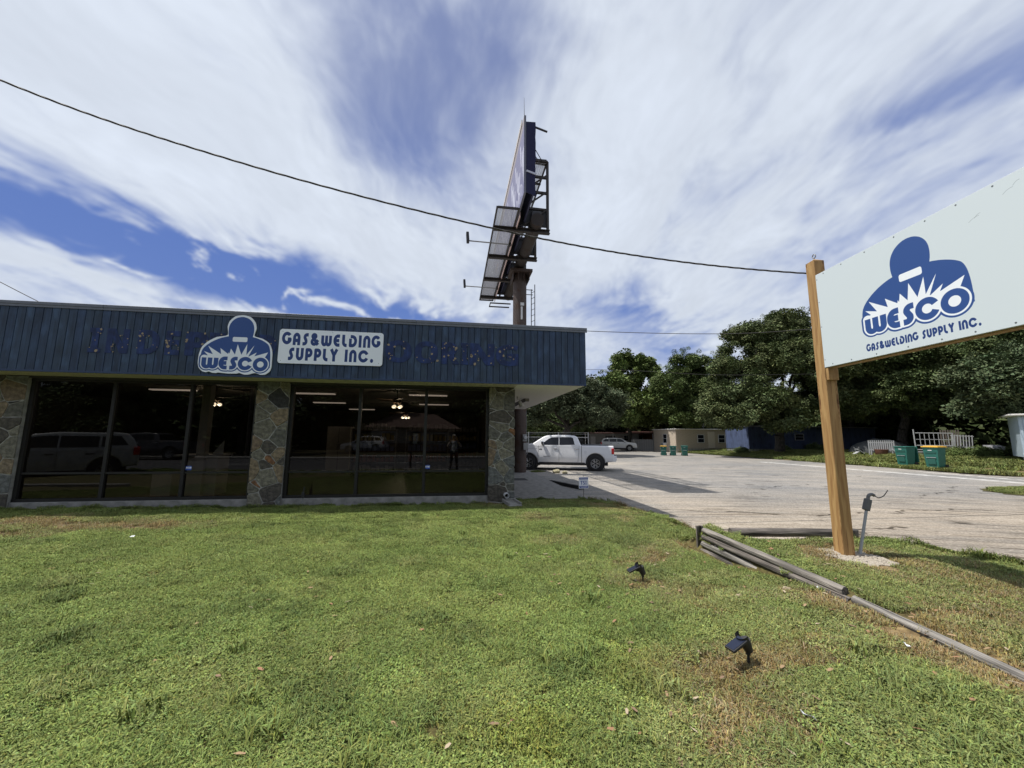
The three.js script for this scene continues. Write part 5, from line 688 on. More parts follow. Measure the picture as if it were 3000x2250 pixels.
{ // yard clutter under the trees on the right
  const wm = mat([0.46, 0.47, 0.48], 0.75, { map: T.speck }), gy = (x, z) => vergeY(x, z) - 0.02;
  const p = thing('picket_fence', 'short white picket fence left of the open green bin', 'fence', [34.0, 0.15, -28.0], -0.70 - 0.17); for (let k = 0; k < 13; k++) M('picket', bb(k * 0.125, k * 0.125 + 0.075, k < 2 || k > 10 ? 0 : 0.55, 1.42, 0, 0.02), wm, p); M('rail', [bb(0, 1.58, 0.62, 0.70, -0.04, -0.001), bb(0, 1.58, 1.2, 1.28, -0.04, -0.001)], wm, p);
  const g = thing('gate_frame', 'white barred gate frame standing above the bins', 'gate', [35.65, 0.2, -25.8], -0.93); M('frame', [bar([0, 0, 0], [-0.03, 2.25, 0], 0.07), bar([0.05, 1.02, 0], [2.0, 1.02, 0], 0.06), bar([0.05, 1.98, 0], [2.0, 1.95, 0], 0.06), bar([2.0, 1.0, 0], [2.0, 1.97, 0], 0.06)], wm, g); for (let k = 1; k < 8; k++) M('bar', bar([0.05 + k * 0.245, 1.05, 0], [0.05 + k * 0.245, 1.95, 0], 0.035), wm, g); M('cross_bar', bar([0.05, 1.48, 0.0], [1.97, 1.47, 0.0], 0.035), wm, g);
  const f = thing('pallet_fence', 'tilted white lattice fence panel right of the gate frame', 'fence', [36.75, 0.2, -24.35], -0.98); f.rotation.z = -0.06; for (let k = 0; k < 8; k++) M('slat', bb(k * 0.14, k * 0.14 + 0.06, 0, 1.85, 0, 0.02), wm, f); for (const y of [0.3, 0.95, 1.75]) M('rail', bb(-0.05, 1.09, y, y + 0.06, -0.03, -0.001), wm, f);
  const q = thing('slat_stack', 'dark weathered pallet leaning behind the white lattice panel', 'pallet', [37.2, 0.8, -25.2], -0.98); for (let k = 0; k < 8; k++) M('slat', bb(k * 0.13, k * 0.13 + 0.08, 0, 1.6, 0, 0.03), mat([0.12, 0.10, 0.085], 0.9), q); M('rail', [bb(0, 1.0, 0.2, 0.28, -0.05, -0.001), bb(0, 1.0, 1.3, 1.38, -0.05, -0.001)], mat([0.12, 0.10, 0.085], 0.9), q);
  const l = thing('low_rail_fence', 'low white rail fence behind the open green bin', 'fence', [34.95, 0.2, -26.75], -0.92); for (const y of [0.12, 0.3, 0.48, 0.66]) M('rail', bb(0, 1.9, y, y + 0.07, 0, 0.03), wm, l); for (const x of [0.05, 0.95, 1.8]) M('post', bb(x, x + 0.07, 0, 0.8, -0.06, -0.001), wm, l);
  const t = thing('covered_car', 'car under a dark grey tarpaulin behind the white gate frame', 'car', [36.4, 0.15, -29.0], -0.9); { const s = new THREE.SphereGeometry(1, 28, 16), a = s.attributes.position; for (let i = 0; i < a.count; i++) { let x = a.getX(i), y = Math.max(0, a.getY(i)), z = a.getZ(i); const k = 1 + 0.10 * noise(x * 5, z * 5 + y * 4); a.setXYZ(i, Math.sign(x) * Math.pow(Math.abs(x), 0.7) * 2.1 * k, Math.pow(y, 0.65) * (1.25 + 0.35 * smooth(0.6, -0.2, Math.abs(x))) * k, Math.sign(z) * Math.pow(Math.abs(z), 0.7) * 0.95 * k); } s.computeVertexNormals(); M('tarpaulin', s, mat([0.07, 0.075, 0.075], 0.6), t); for (const x of [-1.3, 1.3]) for (const z of [-0.75, 0.75]) M('wheel', new THREE.CylinderGeometry(0.32, 0.32, 0.2, 20).rotateX(Math.PI / 2).translate(x, 0.32, z), MAT.rubber, t); }
  const b = thing('white_board', 'dirty white board propped upright under the right-hand tree', 'board', [37.45, 0.2, -22.95], -1.0); M('sheet', prism([[0, 0], [1.05, 0], [1.02, 1.0], [0.75, 1.12], [0.0, 1.1]], 0.05).rotateX(-0.12), mat([0.62, 0.63, 0.66], 0.8, { map: T.concrete }), b); M('bracing', bar([0.1, 0, -0.5], [0.15, 1.0, -0.06], 0.05), wm, b);
  const c = thing('lawn_chair', 'overturned white plastic chair left of the picket fence', 'chair', [33.4, 0.2, -28.6], -0.5); M('seat', box(0.5, 0.05, 0.5, 0, 0.3, 0, { r: 0.02, rz: 0.6 }), wm, c); M('backrest', box(0.05, 0.6, 0.5, 0.32, 0.45, 0, { r: 0.02, rz: 0.9 }), wm, c); for (const z of [-0.2, 0.2]) M('leg', rod([-0.2, 0.2, z], [-0.35, 0.0, z], 0.02), wm, c);
  const pb = thing('plant_tub', 'rust brown tub in front of the white picket fence', 'tub', [34.35, 0.2, -27.3]); M('tub', new THREE.LatheGeometry([[0, 0], [0.36, 0], [0.42, 0.62], [0.45, 0.66], [0.40, 0.66], [0.36, 0.5], [0, 0.5]].map((v) => new THREE.Vector2(...v)), 20), mat([0.16, 0.07, 0.045], 0.8), pb);
  const wb = thing('wood_scrap', 'loose grey plank leaning beside the rust brown tub', 'plank', [34.75, 0.25, -26.85], -0.8); M('plank', bar([0, 0.65, 0], [0.8, 0.0, 0.2], 0.22, 0.04), wm, wb);
}
// ================================================================ trees
const barkM = mat([0.13, 0.115, 0.095], 0.95, { map: rep(T.bark, 0.6) });
function leafClump(seed, n, R, L) {   // a spray of leaves about a short twig
  const r = rngOf(seed), pos = [], col = [], idx = [];
  for (let k = 0; k < n; k++) {
    let x, y, z; do { x = r() * 2 - 1; y = r() * 2 - 1; z = r() * 2 - 1; } while (x * x + y * y + z * z > 1); const q = Math.pow(x * x + y * y + z * z, -0.12); x *= R * q; y *= R * 0.72 * q; z *= R * q;
    const l = L * (0.6 + 0.8 * r()), w = l * (0.28 + 0.2 * r()), d = V3(x + (r() - 0.5) * R, (r() - 0.62) * R * 1.2, z + (r() - 0.5) * R).normalize(), up = V3((r() - 0.5) * 1.4, 1, (r() - 0.5) * 1.4).normalize(), s = d.clone().cross(up).normalize().multiplyScalar(w), i0 = pos.length / 3, v = 0.7 + 0.6 * r();
    for (const p of [V3(x, y, z), V3(x, y, z).addScaledVector(d, l * 0.45).add(s), V3(x, y, z).addScaledVector(d, l), V3(x, y, z).addScaledVector(d, l * 0.45).sub(s)]) { pos.push(p.x, p.y, p.z); col.push(v * (0.9 + 0.2 * hash(k, seed)), v, v * 0.95); }
    idx.push(i0, i0 + 1, i0 + 2, i0, i0 + 2, i0 + 3);
  }
  const g = new THREE.BufferGeometry(); g.setAttribute('position', new THREE.Float32BufferAttribute(pos, 3)); g.setAttribute('color', new THREE.Float32BufferAttribute(col, 3)); g.setIndex(idx); g.computeVertexNormals(); return g;
}
const clumps = [leafClump(1, 110, 0.62, 0.20), leafClump(2, 110, 0.62, 0.20), leafClump(3, 80, 0.62, 0.30)];
const leafT = new THREE.MeshPhysicalMaterial({ color: 0xffffff, vertexColors: true, roughness: 0.7, side: THREE.DoubleSide, specularIntensity: 0.35 });
function tree(name, label, x, z, o) {
  const y0 = o.y ?? vergeY(x, z) - 0.05, t = thing(name, label, 'tree', [x, y0, z], 0, o.group ?? 'trees behind the lot'), r = rngOf(o.seed), H = o.h, lobes = [];
  // lobes of foliage laid out by the given crown outline [dx, y, dz, rx, ry]
  for (const q of o.lobes) lobes.push({ c: V3(q[0], q[1], q[2]), r: V3(q[3], q[4], q[5] ?? q[3]) });
  const wood = [], th = o.trunkH ?? H * 0.3, lean = o.lean ?? [0, 0], R0 = o.tr ?? 0.28, top = V3(lean[0], th, lean[1]);
  const limb = (a, b, r0, r1) => { const P = []; const d = b.clone().sub(a), n = 5; for (let k = 0; k <= n; k++) { const q = a.clone().addScaledVector(d, k / n); if (k && k < n) q.add(V3(r() - 0.5, r() - 0.5, r() - 0.5).multiplyScalar(d.length() * 0.10)); P.push(q); } for (let k = 0; k < n; k++) wood.push(rod(P[k].toArray(), P[k + 1].toArray(), mix(r0, r1, k / n), mix(r0, r1, (k + 1) / n), 8, false)); return P; };
  limb(V3(0, -0.3, 0), top, R0 * 1.15, R0 * 0.8);
  for (const l of lobes) { const P = limb(top, l.c, R0 * 0.5, R0 * 0.13); for (let k = 0; k < 4; k++) limb(P[3 + (k % 2)], l.c.clone().add(V3((r() - 0.5) * l.r.x, (r() - 0.4) * l.r.y, (r() - 0.5) * l.r.z).multiplyScalar(1.5)), R0 * 0.16, R0 * 0.04); }
  M('trunk', wood, barkM, t);
  const kind = o.kind ?? 0, list = []; let tot = 0; const vol = lobes.map((l) => { const v = Math.pow(l.r.x * l.r.y * l.r.z, 0.72); tot += v; return v; });
  lobes.forEach((l, li) => {
    const n = Math.round((o.n * vol[li]) / tot), subs = [], ns = 9 + Math.round(r() * 4);
    for (let s = 0; s < ns; s++) { const a = r() * 6.283, b = Math.asin(clamp(r() * 1.75 - 0.8, -1, 1)), q = 0.5 + 0.5 * r(), f = 0.23 + 0.25 * r(); subs.push({ c: l.c.clone().add(V3(Math.cos(a) * Math.cos(b) * l.r.x * q, Math.sin(b) * l.r.y * q, Math.sin(a) * Math.cos(b) * l.r.z * q)), r: V3(l.r.x * f, l.r.y * f * 0.75, l.r.z * f), w: f * f }); }
    const sw = subs.reduce((q, s) => q + s.w, 0);
    for (const s of subs) for (let k = 0, m = Math.round((n * s.w) / sw); k < m; k++) { let p; do { p = V3(r() * 2 - 1, r() * 2 - 1, r() * 2 - 1); } while (p.lengthSq() > 1); p.multiplyScalar(1 + 0.45 * (r() ** 4)); list.push([s.c.clone().add(p.multiply(s.r)), 0.55 + 0.55 * r()]); }
    for (let k = 0; k < n * 0.10; k++) { const a = r() * 6.283, b = (r() - 0.4) * 2.6; list.push([l.c.clone().add(V3(Math.cos(a) * Math.cos(b) * l.r.x, Math.sin(b) * l.r.y, Math.sin(a) * Math.cos(b) * l.r.z).multiplyScalar(0.9 + 0.35 * r())), 0.35 + 0.3 * r()]); }
  });
  const im = new THREE.InstancedMesh(clumps[kind], leafT, list.length), m = new THREE.Matrix4(), e = new THREE.Euler(), qq = new THREE.Quaternion(); im.name = 'crown';
  list.forEach(([p, s], i) => { const k = s * (o.cs ?? 1); e.set((r() - 0.5) * 1.2, r() * 6.283, (r() - 0.5) * 1.2); m.compose(p, qq.setFromEuler(e), V3(k, k, k)); im.setMatrixAt(i, m); const v = 0.75 + 0.5 * r(), w = 0.5 + 0.5 * fbm(p.x * 0.5 + o.seed, p.z * 0.5 + p.y * 0.5, 2); im.setColorAt(i, rgb(o.c.map((c, a) => c * v * (a === 0 ? 0.85 + 0.35 * w : 1)))); });
  im.castShadow = im.receiveShadow = true; im.userData.kind = 'stuff'; t.add(im); return t;
}
const G1 = [0.080, 0.108, 0.042], G2 = [0.100, 0.138, 0.048], G3 = [0.082, 0.102, 0.058], G4 = [0.115, 0.155, 0.050];
tree('oak_tree', 'spreading oak with leaning trunk behind the pickup', 9.5, -37.5, { y: -0.1, seed: 2, h: 9, trunkH: 2.6, lean: [1.6, 0.4], tr: 0.34, c: G3, n: 1500, lobes: [[-1.2, 5.6, 1, 2.6, 1.7], [1.8, 6.0, 0, 2.8, 1.9], [4.4, 5.4, 0.6, 2.6, 1.7], [3.0, 3.9, 1.6, 2.4, 1.3], [-2.6, 4.2, 1, 2.0, 1.4], [0.4, 7.0, -1, 2.6, 1.3]] });
tree('oak_tree', 'bright green tall tree rising between pickup and beige home', 24.5, -52.5, { y: -0.1, seed: 5, h: 14, trunkH: 4, tr: 0.32, c: G4, n: 1700, kind: 2, lobes: [[-3.2, 8.2, 1, 2.6, 2.8], [0, 11.0, 0, 2.3, 2.8], [2.6, 9.2, 0.5, 2.6, 3.2], [-1.4, 6.0, 2, 3.4, 2.4], [3.4, 5.6, 1.6, 2.6, 2.4], [-0.8, 12.6, 0, 1.3, 1.3], [2.4, 12.4, 0, 1.2, 1.3]] });
tree('oak_tree', 'narrow green tree just left of the biggest tree', 30.0, -47.5, { y: -0.1, seed: 7, h: 14, trunkH: 4.5, tr: 0.3, c: G2, n: 1500, lobes: [[-2.0, 8.4, 1, 2.4, 2.8], [0.8, 11.2, 0, 2.4, 2.4], [1.4, 7.4, 1, 3.0, 2.8], [-1.0, 5.2, 1.5, 2.6, 2.0]] });
tree('oak_tree', 'biggest broad tree standing over the dark blue mobile home', 32.6, -35.6, { seed: 11, h: 15, trunkH: 3.2, lean: [0.3, 0.2], tr: 0.42, c: [0.098, 0.124, 0.052], n: 4000, lobes: [[-7.4, 3.6, 2.4, 2.0, 1.3], [-6.6, 5.2, 1.4, 2.2, 1.5], [-5.2, 6.8, 0.6, 2.7, 2.0], [-3.6, 9.2, 0, 2.8, 2.0], [-1.0, 11.6, -0.6, 3.0, 2.0], [2.0, 12.8, 0, 3.0, 1.8], [4.4, 10.6, 0.8, 3.0, 2.4], [0.6, 8.4, 2.2, 3.6, 2.6], [-2.8, 5.0, 2.0, 3.2, 1.7], [2.4, 5.6, 2.6, 3.0, 1.8], [-4.8, 4.0, 1.8, 2.2, 1.2], [5.4, 7.4, 2.4, 2.8, 2.2], [-1.6, 3.2, 3.2, 2.4, 1.0], [4.6, 4.6, 3.4, 2.2, 1.3]] });
tree('oak_tree', 'dark dense tree behind the lower left of the roadside sign', 40.5, -30.0, { seed: 13, h: 14, trunkH: 4, tr: 0.35, c: G1, n: 2300, lobes: [[-2.4, 8.4, 1, 3.2, 2.8], [1.4, 10.4, 0, 3.2, 2.4], [3.4, 7.6, 1, 3.0, 2.6], [0, 5.6, 2.2, 3.4, 2.0], [-3.0, 5.2, 2.0, 2.4, 1.8], [2.8, 4.6, 2.2, 2.6, 1.6]] });
tree('oak_tree', 'dark tree filling the gap below the middle of the roadside sign', 43.5, -23.0, { seed: 17, h: 13, trunkH: 4, tr: 0.35, c: G1, n: 2200, lobes: [[-2.4, 7.4, 1, 3.2, 2.6], [1.4, 9.4, 0, 3.2, 2.6], [3.4, 6.6, 1, 3.0, 2.6], [0, 5.0, 2.2, 3.4, 1.8], [-3.6, 5.6, 1.0, 2.6, 2.2]] });
tree('oak_tree', 'grey-green leafy tree beside the pale blue trailer', 37.0, -20.6, { seed: 19, h: 9, trunkH: 2.4, tr: 0.17, c: [0.085, 0.115, 0.058], n: 1700, lobes: [[-1.8, 4.2, 0.6, 1.8, 1.4], [0.4, 6.0, 0, 2.2, 1.6], [1.8, 4.4, 0.8, 2.0, 1.6], [-0.2, 3.2, 1.4, 1.8, 0.9], [-2.4, 5.6, 0, 1.5, 1.1], [2.2, 6.6, -0.6, 1.8, 1.4]] });
tree('oak_tree', 'tree crown at the right edge above the pale blue trailer', 44.0, -15.5, { seed: 23, h: 12, trunkH: 4, tr: 0.3, c: G3, n: 1600, lobes: [[-2.4, 6.8, 0, 2.8, 2.4], [1.2, 8.4, 0, 3.0, 2.6], [-0.4, 4.8, 1.6, 3.0, 1.8], [-3.2, 9.0, 0, 2.0, 1.6]] });
tree('oak_tree', 'dark tree deep behind the dark blue mobile home', 47.0, -40.0, { seed: 29, h: 15, trunkH: 4, tr: 0.35, c: G1, n: 1800, cs: 1.2, lobes: [[-3, 8, 0, 3.6, 3], [2, 10, 0, 3.8, 3], [0, 5, 1.5, 4.4, 2.4], [5, 7, 0, 3, 3]] });
tree('oak_tree', 'dark tree behind the grey house and carport', 18.5, -62, { y: -0.1, seed: 31, h: 12, trunkH: 4, tr: 0.35, c: G1, n: 1500, cs: 1.25, lobes: [[-3.4, 6.4, 0, 3.4, 2.6], [1.4, 8.0, 0, 3.6, 2.8], [0, 4.6, 1.5, 4.2, 1.8], [5.2, 6.2, 0, 3, 2.6]] });
tree('oak_tree', 'dark tree behind the chain-link fence', 11.0, -50, { y: -0.1, seed: 37, h: 11, trunkH: 3, tr: 0.35, c: G1, n: 1600, cs: 1.25, lobes: [[-4.4, 5.4, 0, 3.4, 2.4], [0.4, 6.2, 0, 3.8, 2.6], [0, 3.2, 1.5, 4.6, 1.8], [5.2, 5.2, 0, 3.2, 2.6], [-4, 2.6, 1, 3.4, 1.6]] });
tree('oak_tree', 'dark tree behind the beige mobile home roof', 36.5, -53, { y: -0.1, seed: 41, h: 12, trunkH: 3, tr: 0.35, c: G1, n: 1700, cs: 1.25, lobes: [[-4.4, 6.4, 0, 3.4, 2.6], [0.4, 8.2, 0, 3.8, 3], [0, 4.2, 1.5, 4.6, 2], [5.2, 6.2, 0, 3.2, 2.8]] });
// a dark wood closes the view behind the homes
{
  const r = rngOf(53), im = new THREE.InstancedMesh(clumps[2], leafT, 5200), m = new THREE.Matrix4(), e = new THREE.Euler(), q = new THREE.Quaternion(); im.name = 'distant_wood';
  const line = new THREE.CatmullRomCurve3([V3(2, 0, -62), V3(14, 0, -68), V3(34, 0, -64), V3(48, 0, -52), V3(54, 0, -36), V3(52, 0, -20), V3(50, 0, -8)]);
  for (let k = 0; k < 5200; k++) { const t = r(), p = line.getPoint(t), h = 6.5 + 2.5 * noise(t * 22, 3) + 1.2 * noise(t * 70, 8), y = Math.pow(r(), 0.8) * h, s = 1.6 + 1.2 * r(); e.set(r(), r() * 6.283, r()); m.compose(V3(p.x + (r() - 0.5) * 6, y, p.z + (r() - 0.5) * 6), q.setFromEuler(e), V3(s, s, s)); im.setMatrixAt(k, m); const v = 0.7 + 0.5 * r(); im.setColorAt(k, rgb([0.055 * v, 0.078 * v, 0.030 * v])); }
  im.castShadow = im.receiveShadow = true; tag(im, 'dark wood closing the view behind the homes', 'wood'); im.userData.kind = 'stuff'; scene.add(im);
  const im2 = new THREE.InstancedMesh(clumps[2], leafT, 2600); im2.name = 'far_wood'; for (let k = 0; k < 2600; k++) { const x = -75 + 115 * r(), h = (x < -14 ? 5.2 : 8) + 2.5 * noise(x * 0.3, 3), s = 1.8 + 1.6 * r(); e.set(r(), r() * 6.283, r()); m.compose(V3(x, Math.pow(r(), 0.8) * h, 41 + r() * 6 - (x < -22 ? 10 : 0)), q.setFromEuler(e), V3(s, s, s)); im2.setMatrixAt(k, m); const v = 0.7 + 0.5 * r(); im2.setColorAt(k, rgb([0.055 * v, 0.078 * v, 0.030 * v])); }
  im2.castShadow = im2.receiveShadow = true; tag(im2, 'dark wood across the street, mirrored in the shop windows', 'wood'); im2.userData.kind = 'stuff'; scene.add(im2);
}
function bush(x, z, s, c, label, seed) { const y = vergeY(x, z) - 0.05, t = thing('bush', label, 'bush', [x, y, z], 0, 'bushes along the verge'), r = rngOf(seed), n = 90, im = new THREE.InstancedMesh(clumps[0], leafT, n), m = new THREE.Matrix4(), e = new THREE.Euler(), q = new THREE.Quaternion(), w = []; im.name = 'foliage'; for (let k = 0; k < n; k++) { const a = r() * 6.283, R = Math.sqrt(r()) * s, yy = r() * s * 1.2 * (1 - 0.4 * R / s); e.set(r(), r() * 6, r()); m.compose(V3(Math.cos(a) * R, yy, Math.sin(a) * R), q.setFromEuler(e), V3(0.42, 0.42, 0.42)); im.setMatrixAt(k, m); const v = 0.75 + 0.5 * r(); im.setColorAt(k, rgb(c.map((b) => b * v))); } for (let k = 0; k < 6; k++) w.push(rod([0, -0.1, 0], [(r() - 0.5) * s * 1.4, s * 0.9, (r() - 0.5) * s * 1.4], 0.03, 0.01, 5)); M('stems', w, barkM, t); im.userData.kind = 'stuff'; im.castShadow = im.receiveShadow = true; t.add(im); }
bush(36.9, -22.6, 0.75, G2, 'leafy bush beside the dirty white board', 1); bush(36.3, -23.6, 0.6, G4, 'light green bush at the foot of the white lattice panel', 2); bush(29.9, -37.4, 0.6, G1, 'dark bush at the blue end wall of the mobile home', 3); bush(38.0, -36.8, 0.7, G1, 'dark bush before the dark blue mobile home', 4); bush(38.6, -21.8, 0.9, G1, 'dark bush between white board and blue trailer', 5); bush(34.5, -37.0, 0.5, G2, 'small bush beside the biggest tree trunk', 6);

// ================================================================ inside the shop
RectAreaLightUniformsLib.init();
{
  const tube = new THREE.MeshStandardMaterial({ color: rgb([0.8, 0.78, 0.75]), emissive: rgb([1, 0.86, 0.74]), emissiveIntensity: 0.55 }), hous = mat([0.3, 0.29, 0.27], 0.7);
  [[-4.35, -12.9, 'ceiling strip light nearest the right window, behind its left pane'], [-4.95, -16.4, 'second ceiling strip light back from the right window'], [-4.55, -20.2, 'farthest ceiling strip light seen through the right window'], [-0.85, -12.7, 'ceiling strip light behind the right pane of the right window'], [-0.85, -16.4, 'farther strip light behind the right pane of the right window'], [-8.2, -12.7, 'ceiling strip light seen through the left window']].forEach(([x, z, label]) => {
    const o = thing('strip_light', label, 'lamp', [x, 3.02, z], 0, 'strip lights on the shop ceiling'); M('housing', bb(-0.62, 0.62, -0.05, 0, -0.1, 0.1), hous, o); M('diffuser', bb(-0.60, 0.60, -0.085, -0.051, -0.085, 0.085, { r: 0.015 }), tube, o);
    const l = new THREE.RectAreaLight(new THREE.Color().setRGB(1, 0.86, 0.74), 0.8, 1.2, 0.17); l.position.set(0, -0.09, 0); l.rotation.x = -Math.PI / 2; o.add(l);
  });
  const bulbM = new THREE.MeshStandardMaterial({ color: rgb([0.9, 0.88, 0.8]), emissive: rgb([1, 0.86, 0.62]), emissiveIntensity: 3.2 }), fm = mat([0.08, 0.05, 0.03], 0.5);
  [[-1.72, -12.1, 2.53, 'ceiling fan with lit bulbs behind the middle pane of the right window'], [-2.05, -17.0, 2.43, 'farther ceiling fan with lit bulbs behind the right window'], [-6.9, -12.4, 2.53, 'ceiling fan with lit bulbs behind the left window']].forEach(([x, z, y, label], i) => {
    const o = thing('ceiling_fan', label, 'ceiling fan', [x, y, z], i * 0.5, 'ceiling fans in the shop'); M('rod', rod([0, 0.2, 0], [0, 3.02 - y, 0], 0.015), fm, o); M('motor', new THREE.CylinderGeometry(0.11, 0.13, 0.14, 20).translate(0, 0.18, 0), fm, o);
    for (let k = 0; k < 5; k++) M('blade', box(0.55, 0.012, 0.13, 0.42, 0.2, 0, { r: 0.005, rx: 0.15 }).rotateY(k * 1.2566), fm, o); for (let k = 0; k < 4; k++) { const a = k * 1.57 + 0.5; M('bulb', new THREE.SphereGeometry(0.052, 14, 10).scale(1, 0.85, 1).translate(Math.cos(a) * 0.13, 0.0, Math.sin(a) * 0.13), bulbM, o); M('arm', rod([0, 0.12, 0], [Math.cos(a) * 0.13, 0.05, Math.sin(a) * 0.13], 0.012), fm, o); }
    const l = new THREE.PointLight(new THREE.Color().setRGB(1, 0.86, 0.62), 1.1, 0, 2); l.position.set(0, -0.12, 0); o.add(l);
  });
  const pale = mat([0.52, 0.50, 0.46], 0.7), wd = mat([0.16, 0.10, 0.06], 0.6, { map: T.wood });
  solo('interior_column', bb(-6.05, -5.87, 0.22, 3.02, -10.55, -10.37), pale, 'white column inside the left shop window', 'column');
  const d = thing('counter', 'pale service counter inside the left shop window', 'counter', [-5.95, 0.22, -10.75]); M('base', bb(-0.45, 0.32, 0, 0.92, -0.25, 0.25, { r: 0.01 }), pale, d); M('top', bb(-0.62, 0.36, 0.921, 0.96, -0.32, 0.32, { r: 0.01 }), MAT.white, d); M('side_stand', bb(-1.05, -0.64, 0, 0.52, -0.2, 0.25), pale, d); M('display_card', prism([[0.25, 0.962], [0.5, 0.962], [0.5, 1.3]], 0.02).translate(-0.15, 0, 0.1), MAT.white, d);
  for (const [x, z, label] of [[-2.9, -15.2, 'store shelf stocked with dark boxes, left of the far fan'], [-1.0, -15.4, 'store shelf stocked with dark boxes below the far fan'], [0.3, -18, 'store shelf at the back right of the shop']]) { const s = thing('store_shelf', label, 'shelf', [x, 0.22, z], 0, 'shelves inside the shop'); M('upright', [bb(-0.8, -0.76, 0, 1.7, -0.2, 0.2), bb(0.76, 0.8, 0, 1.7, -0.2, 0.2), bb(-0.76, 0.76, 0, 1.7, -0.2, -0.18)], mat([0.2, 0.2, 0.2], 0.7), s); const rr = rngOf(x * 10); for (let k = 0; k < 5; k++) { M('shelf_board', bb(-0.758, 0.758, 0.1 + k * 0.38, 0.125 + k * 0.38, -0.178, 0.2), wd, s); const st = []; for (let q = -0.7; q < 0.62; q += 0.16) { const h = 0.12 + 0.15 * rr(); st.push(bb(q, q + 0.12, 0.127 + k * 0.38, 0.127 + k * 0.38 + h, -0.1, 0.12)); } const sm = M('stock', st, mat([[0.3, 0.3, 0.32], [0.25, 0.1, 0.08], [0.12, 0.15, 0.3], [0.3, 0.25, 0.1], [0.2, 0.2, 0.2]][k], 0.7), s); sm.userData.kind = 'stuff'; } }
  const cab = thing('cabinet', 'tall pale cabinet at the back of the shop', 'cabinet', [-4.6, 0.22, -17]); M('body', bb(-0.45, 0.45, 0, 1.8, -0.3, 0.3, { r: 0.02 }), pale, cab); M('door_gap', bb(-0.005, 0.005, 0.05, 1.75, 0.30, 0.303), MAT.black, cab); M('handle', [bb(0.03, 0.05, 0.9, 1.1, 0.301, 0.33), bb(-0.05, -0.03, 0.9, 1.1, 0.301, 0.33)], MAT.galv, cab);
}
// ================================================================ what stands behind the viewer and shows in the glass
struct('road', uvm(bb(-90, 90, -0.16, -0.11, 1.9, 14.2)), mat([0.10, 0.10, 0.105], 0.92, { map: rep(T.aggregate, 0.4) }), 'asphalt street in front of the shop');
struct('kerb', bb(-90, 9.5, -0.16, 0.02, 1.52, 1.9, { r: 0.02 }), MAT.conc, 'concrete kerb along the near side of the street'); struct('pavement', uvm(bb(-90, 90, -0.16, 0.0, 14.2, 16.4)), MAT.conc, 'concrete pavement on the far side of the street');
for (let k = 0; k < 12; k++) struct('lane_marking', bb(-50 + k * 9, -47 + k * 9, -0.112, -0.105, 7.9, 8.05), mat([0.7, 0.7, 0.66], 0.8));
vehicle('parked_suv', 'silver sport utility vehicle at the left, seen mirrored in the left shop window', 'SUV', [-15.2, -0.12, -1.3], -0.62, 1.04, { ...suvSpec, paint: [0.40, 0.41, 0.41] });
struct('driveway', uvm(bb(-24, -12.4, -0.16, -0.112, -5.2, 1.9)), MAT.conc, 'concrete drive left of the lawn'); struct('drive_kerb', bb(-14.5, -9.8, -0.16, 0.16, -5.12, -4.92, { r: 0.02 }), MAT.conc, 'pale kerb at the left of the lawn');
vehicle('dark_pickup', 'dark pickup truck across the street, mirrored in the shop window', 'pickup truck', [-21, -0.1, 12.5], 0.0, 0.95, { ...truckSpec, paint: [0.03, 0.03, 0.035] });
vehicle('white_suv', 'white sport utility vehicle far across the street, mirrored in the glass', 'SUV', [-9.6, -0.1, 27], 0.2, 0.95, { ...suvSpec, paint: [0.72, 0.72, 0.72] });
{
  const o = thing('bungalow', 'low bungalow with brown roof across the street, mirrored in the glass', 'house', [-4.2, -0.1, 27]); const bw = mat([0.40, 0.37, 0.33], 0.85, { map: T.concrete }), bk = mat([0.16, 0.10, 0.08], 0.9, { map: T.stone }); M('wall', bb(-5, 4.2, 0.9, 2.7, 0, 6), bw, o); M('brick_base', bb(-5.02, 4.22, 0, 0.899, -0.03, 6), bk, o);
  const rf = new THREE.BufferGeometry(); rf.setAttribute('position', new THREE.Float32BufferAttribute([-5.7, 2.7, -0.7, 4.9, 2.7, -0.7, 4.9, 2.7, 6.7, -5.7, 2.7, 6.7, -2.6, 4.5, 3, 1.8, 4.5, 3], 3)); rf.setIndex([0, 4, 1, 1, 4, 5, 1, 5, 2, 2, 5, 3, 3, 5, 4, 3, 4, 0, 0, 1, 2, 0, 2, 3]); rf.setAttribute('uv', new THREE.Float32BufferAttribute(new Float32Array(12), 2)); const nf = rf.toNonIndexed(); nf.computeVertexNormals(); M('roof', nf, mat([0.13, 0.085, 0.07], 0.9), o);
  const dr = part('door', o); M('leaf', bb(-0.6, 0.4, 0.1, 2.2, -0.06, -0.031), mat([0.03, 0.025, 0.02], 0.6), dr); M('pane', bb(-0.4, 0.2, 1.2, 1.9, -0.07, -0.061), MAT.white, dr); for (const [a, b] of [[-3.9, -2.4], [1.6, 3.2]]) { const w = part('window', o); M('frame', bb(a, b, 1.2, 2.2, -0.05, -0.001), MAT.white, w); M('pane', bb(a + 0.08, b - 0.08, 1.28, 2.12, -0.06, -0.051), carGlass, w); }
}
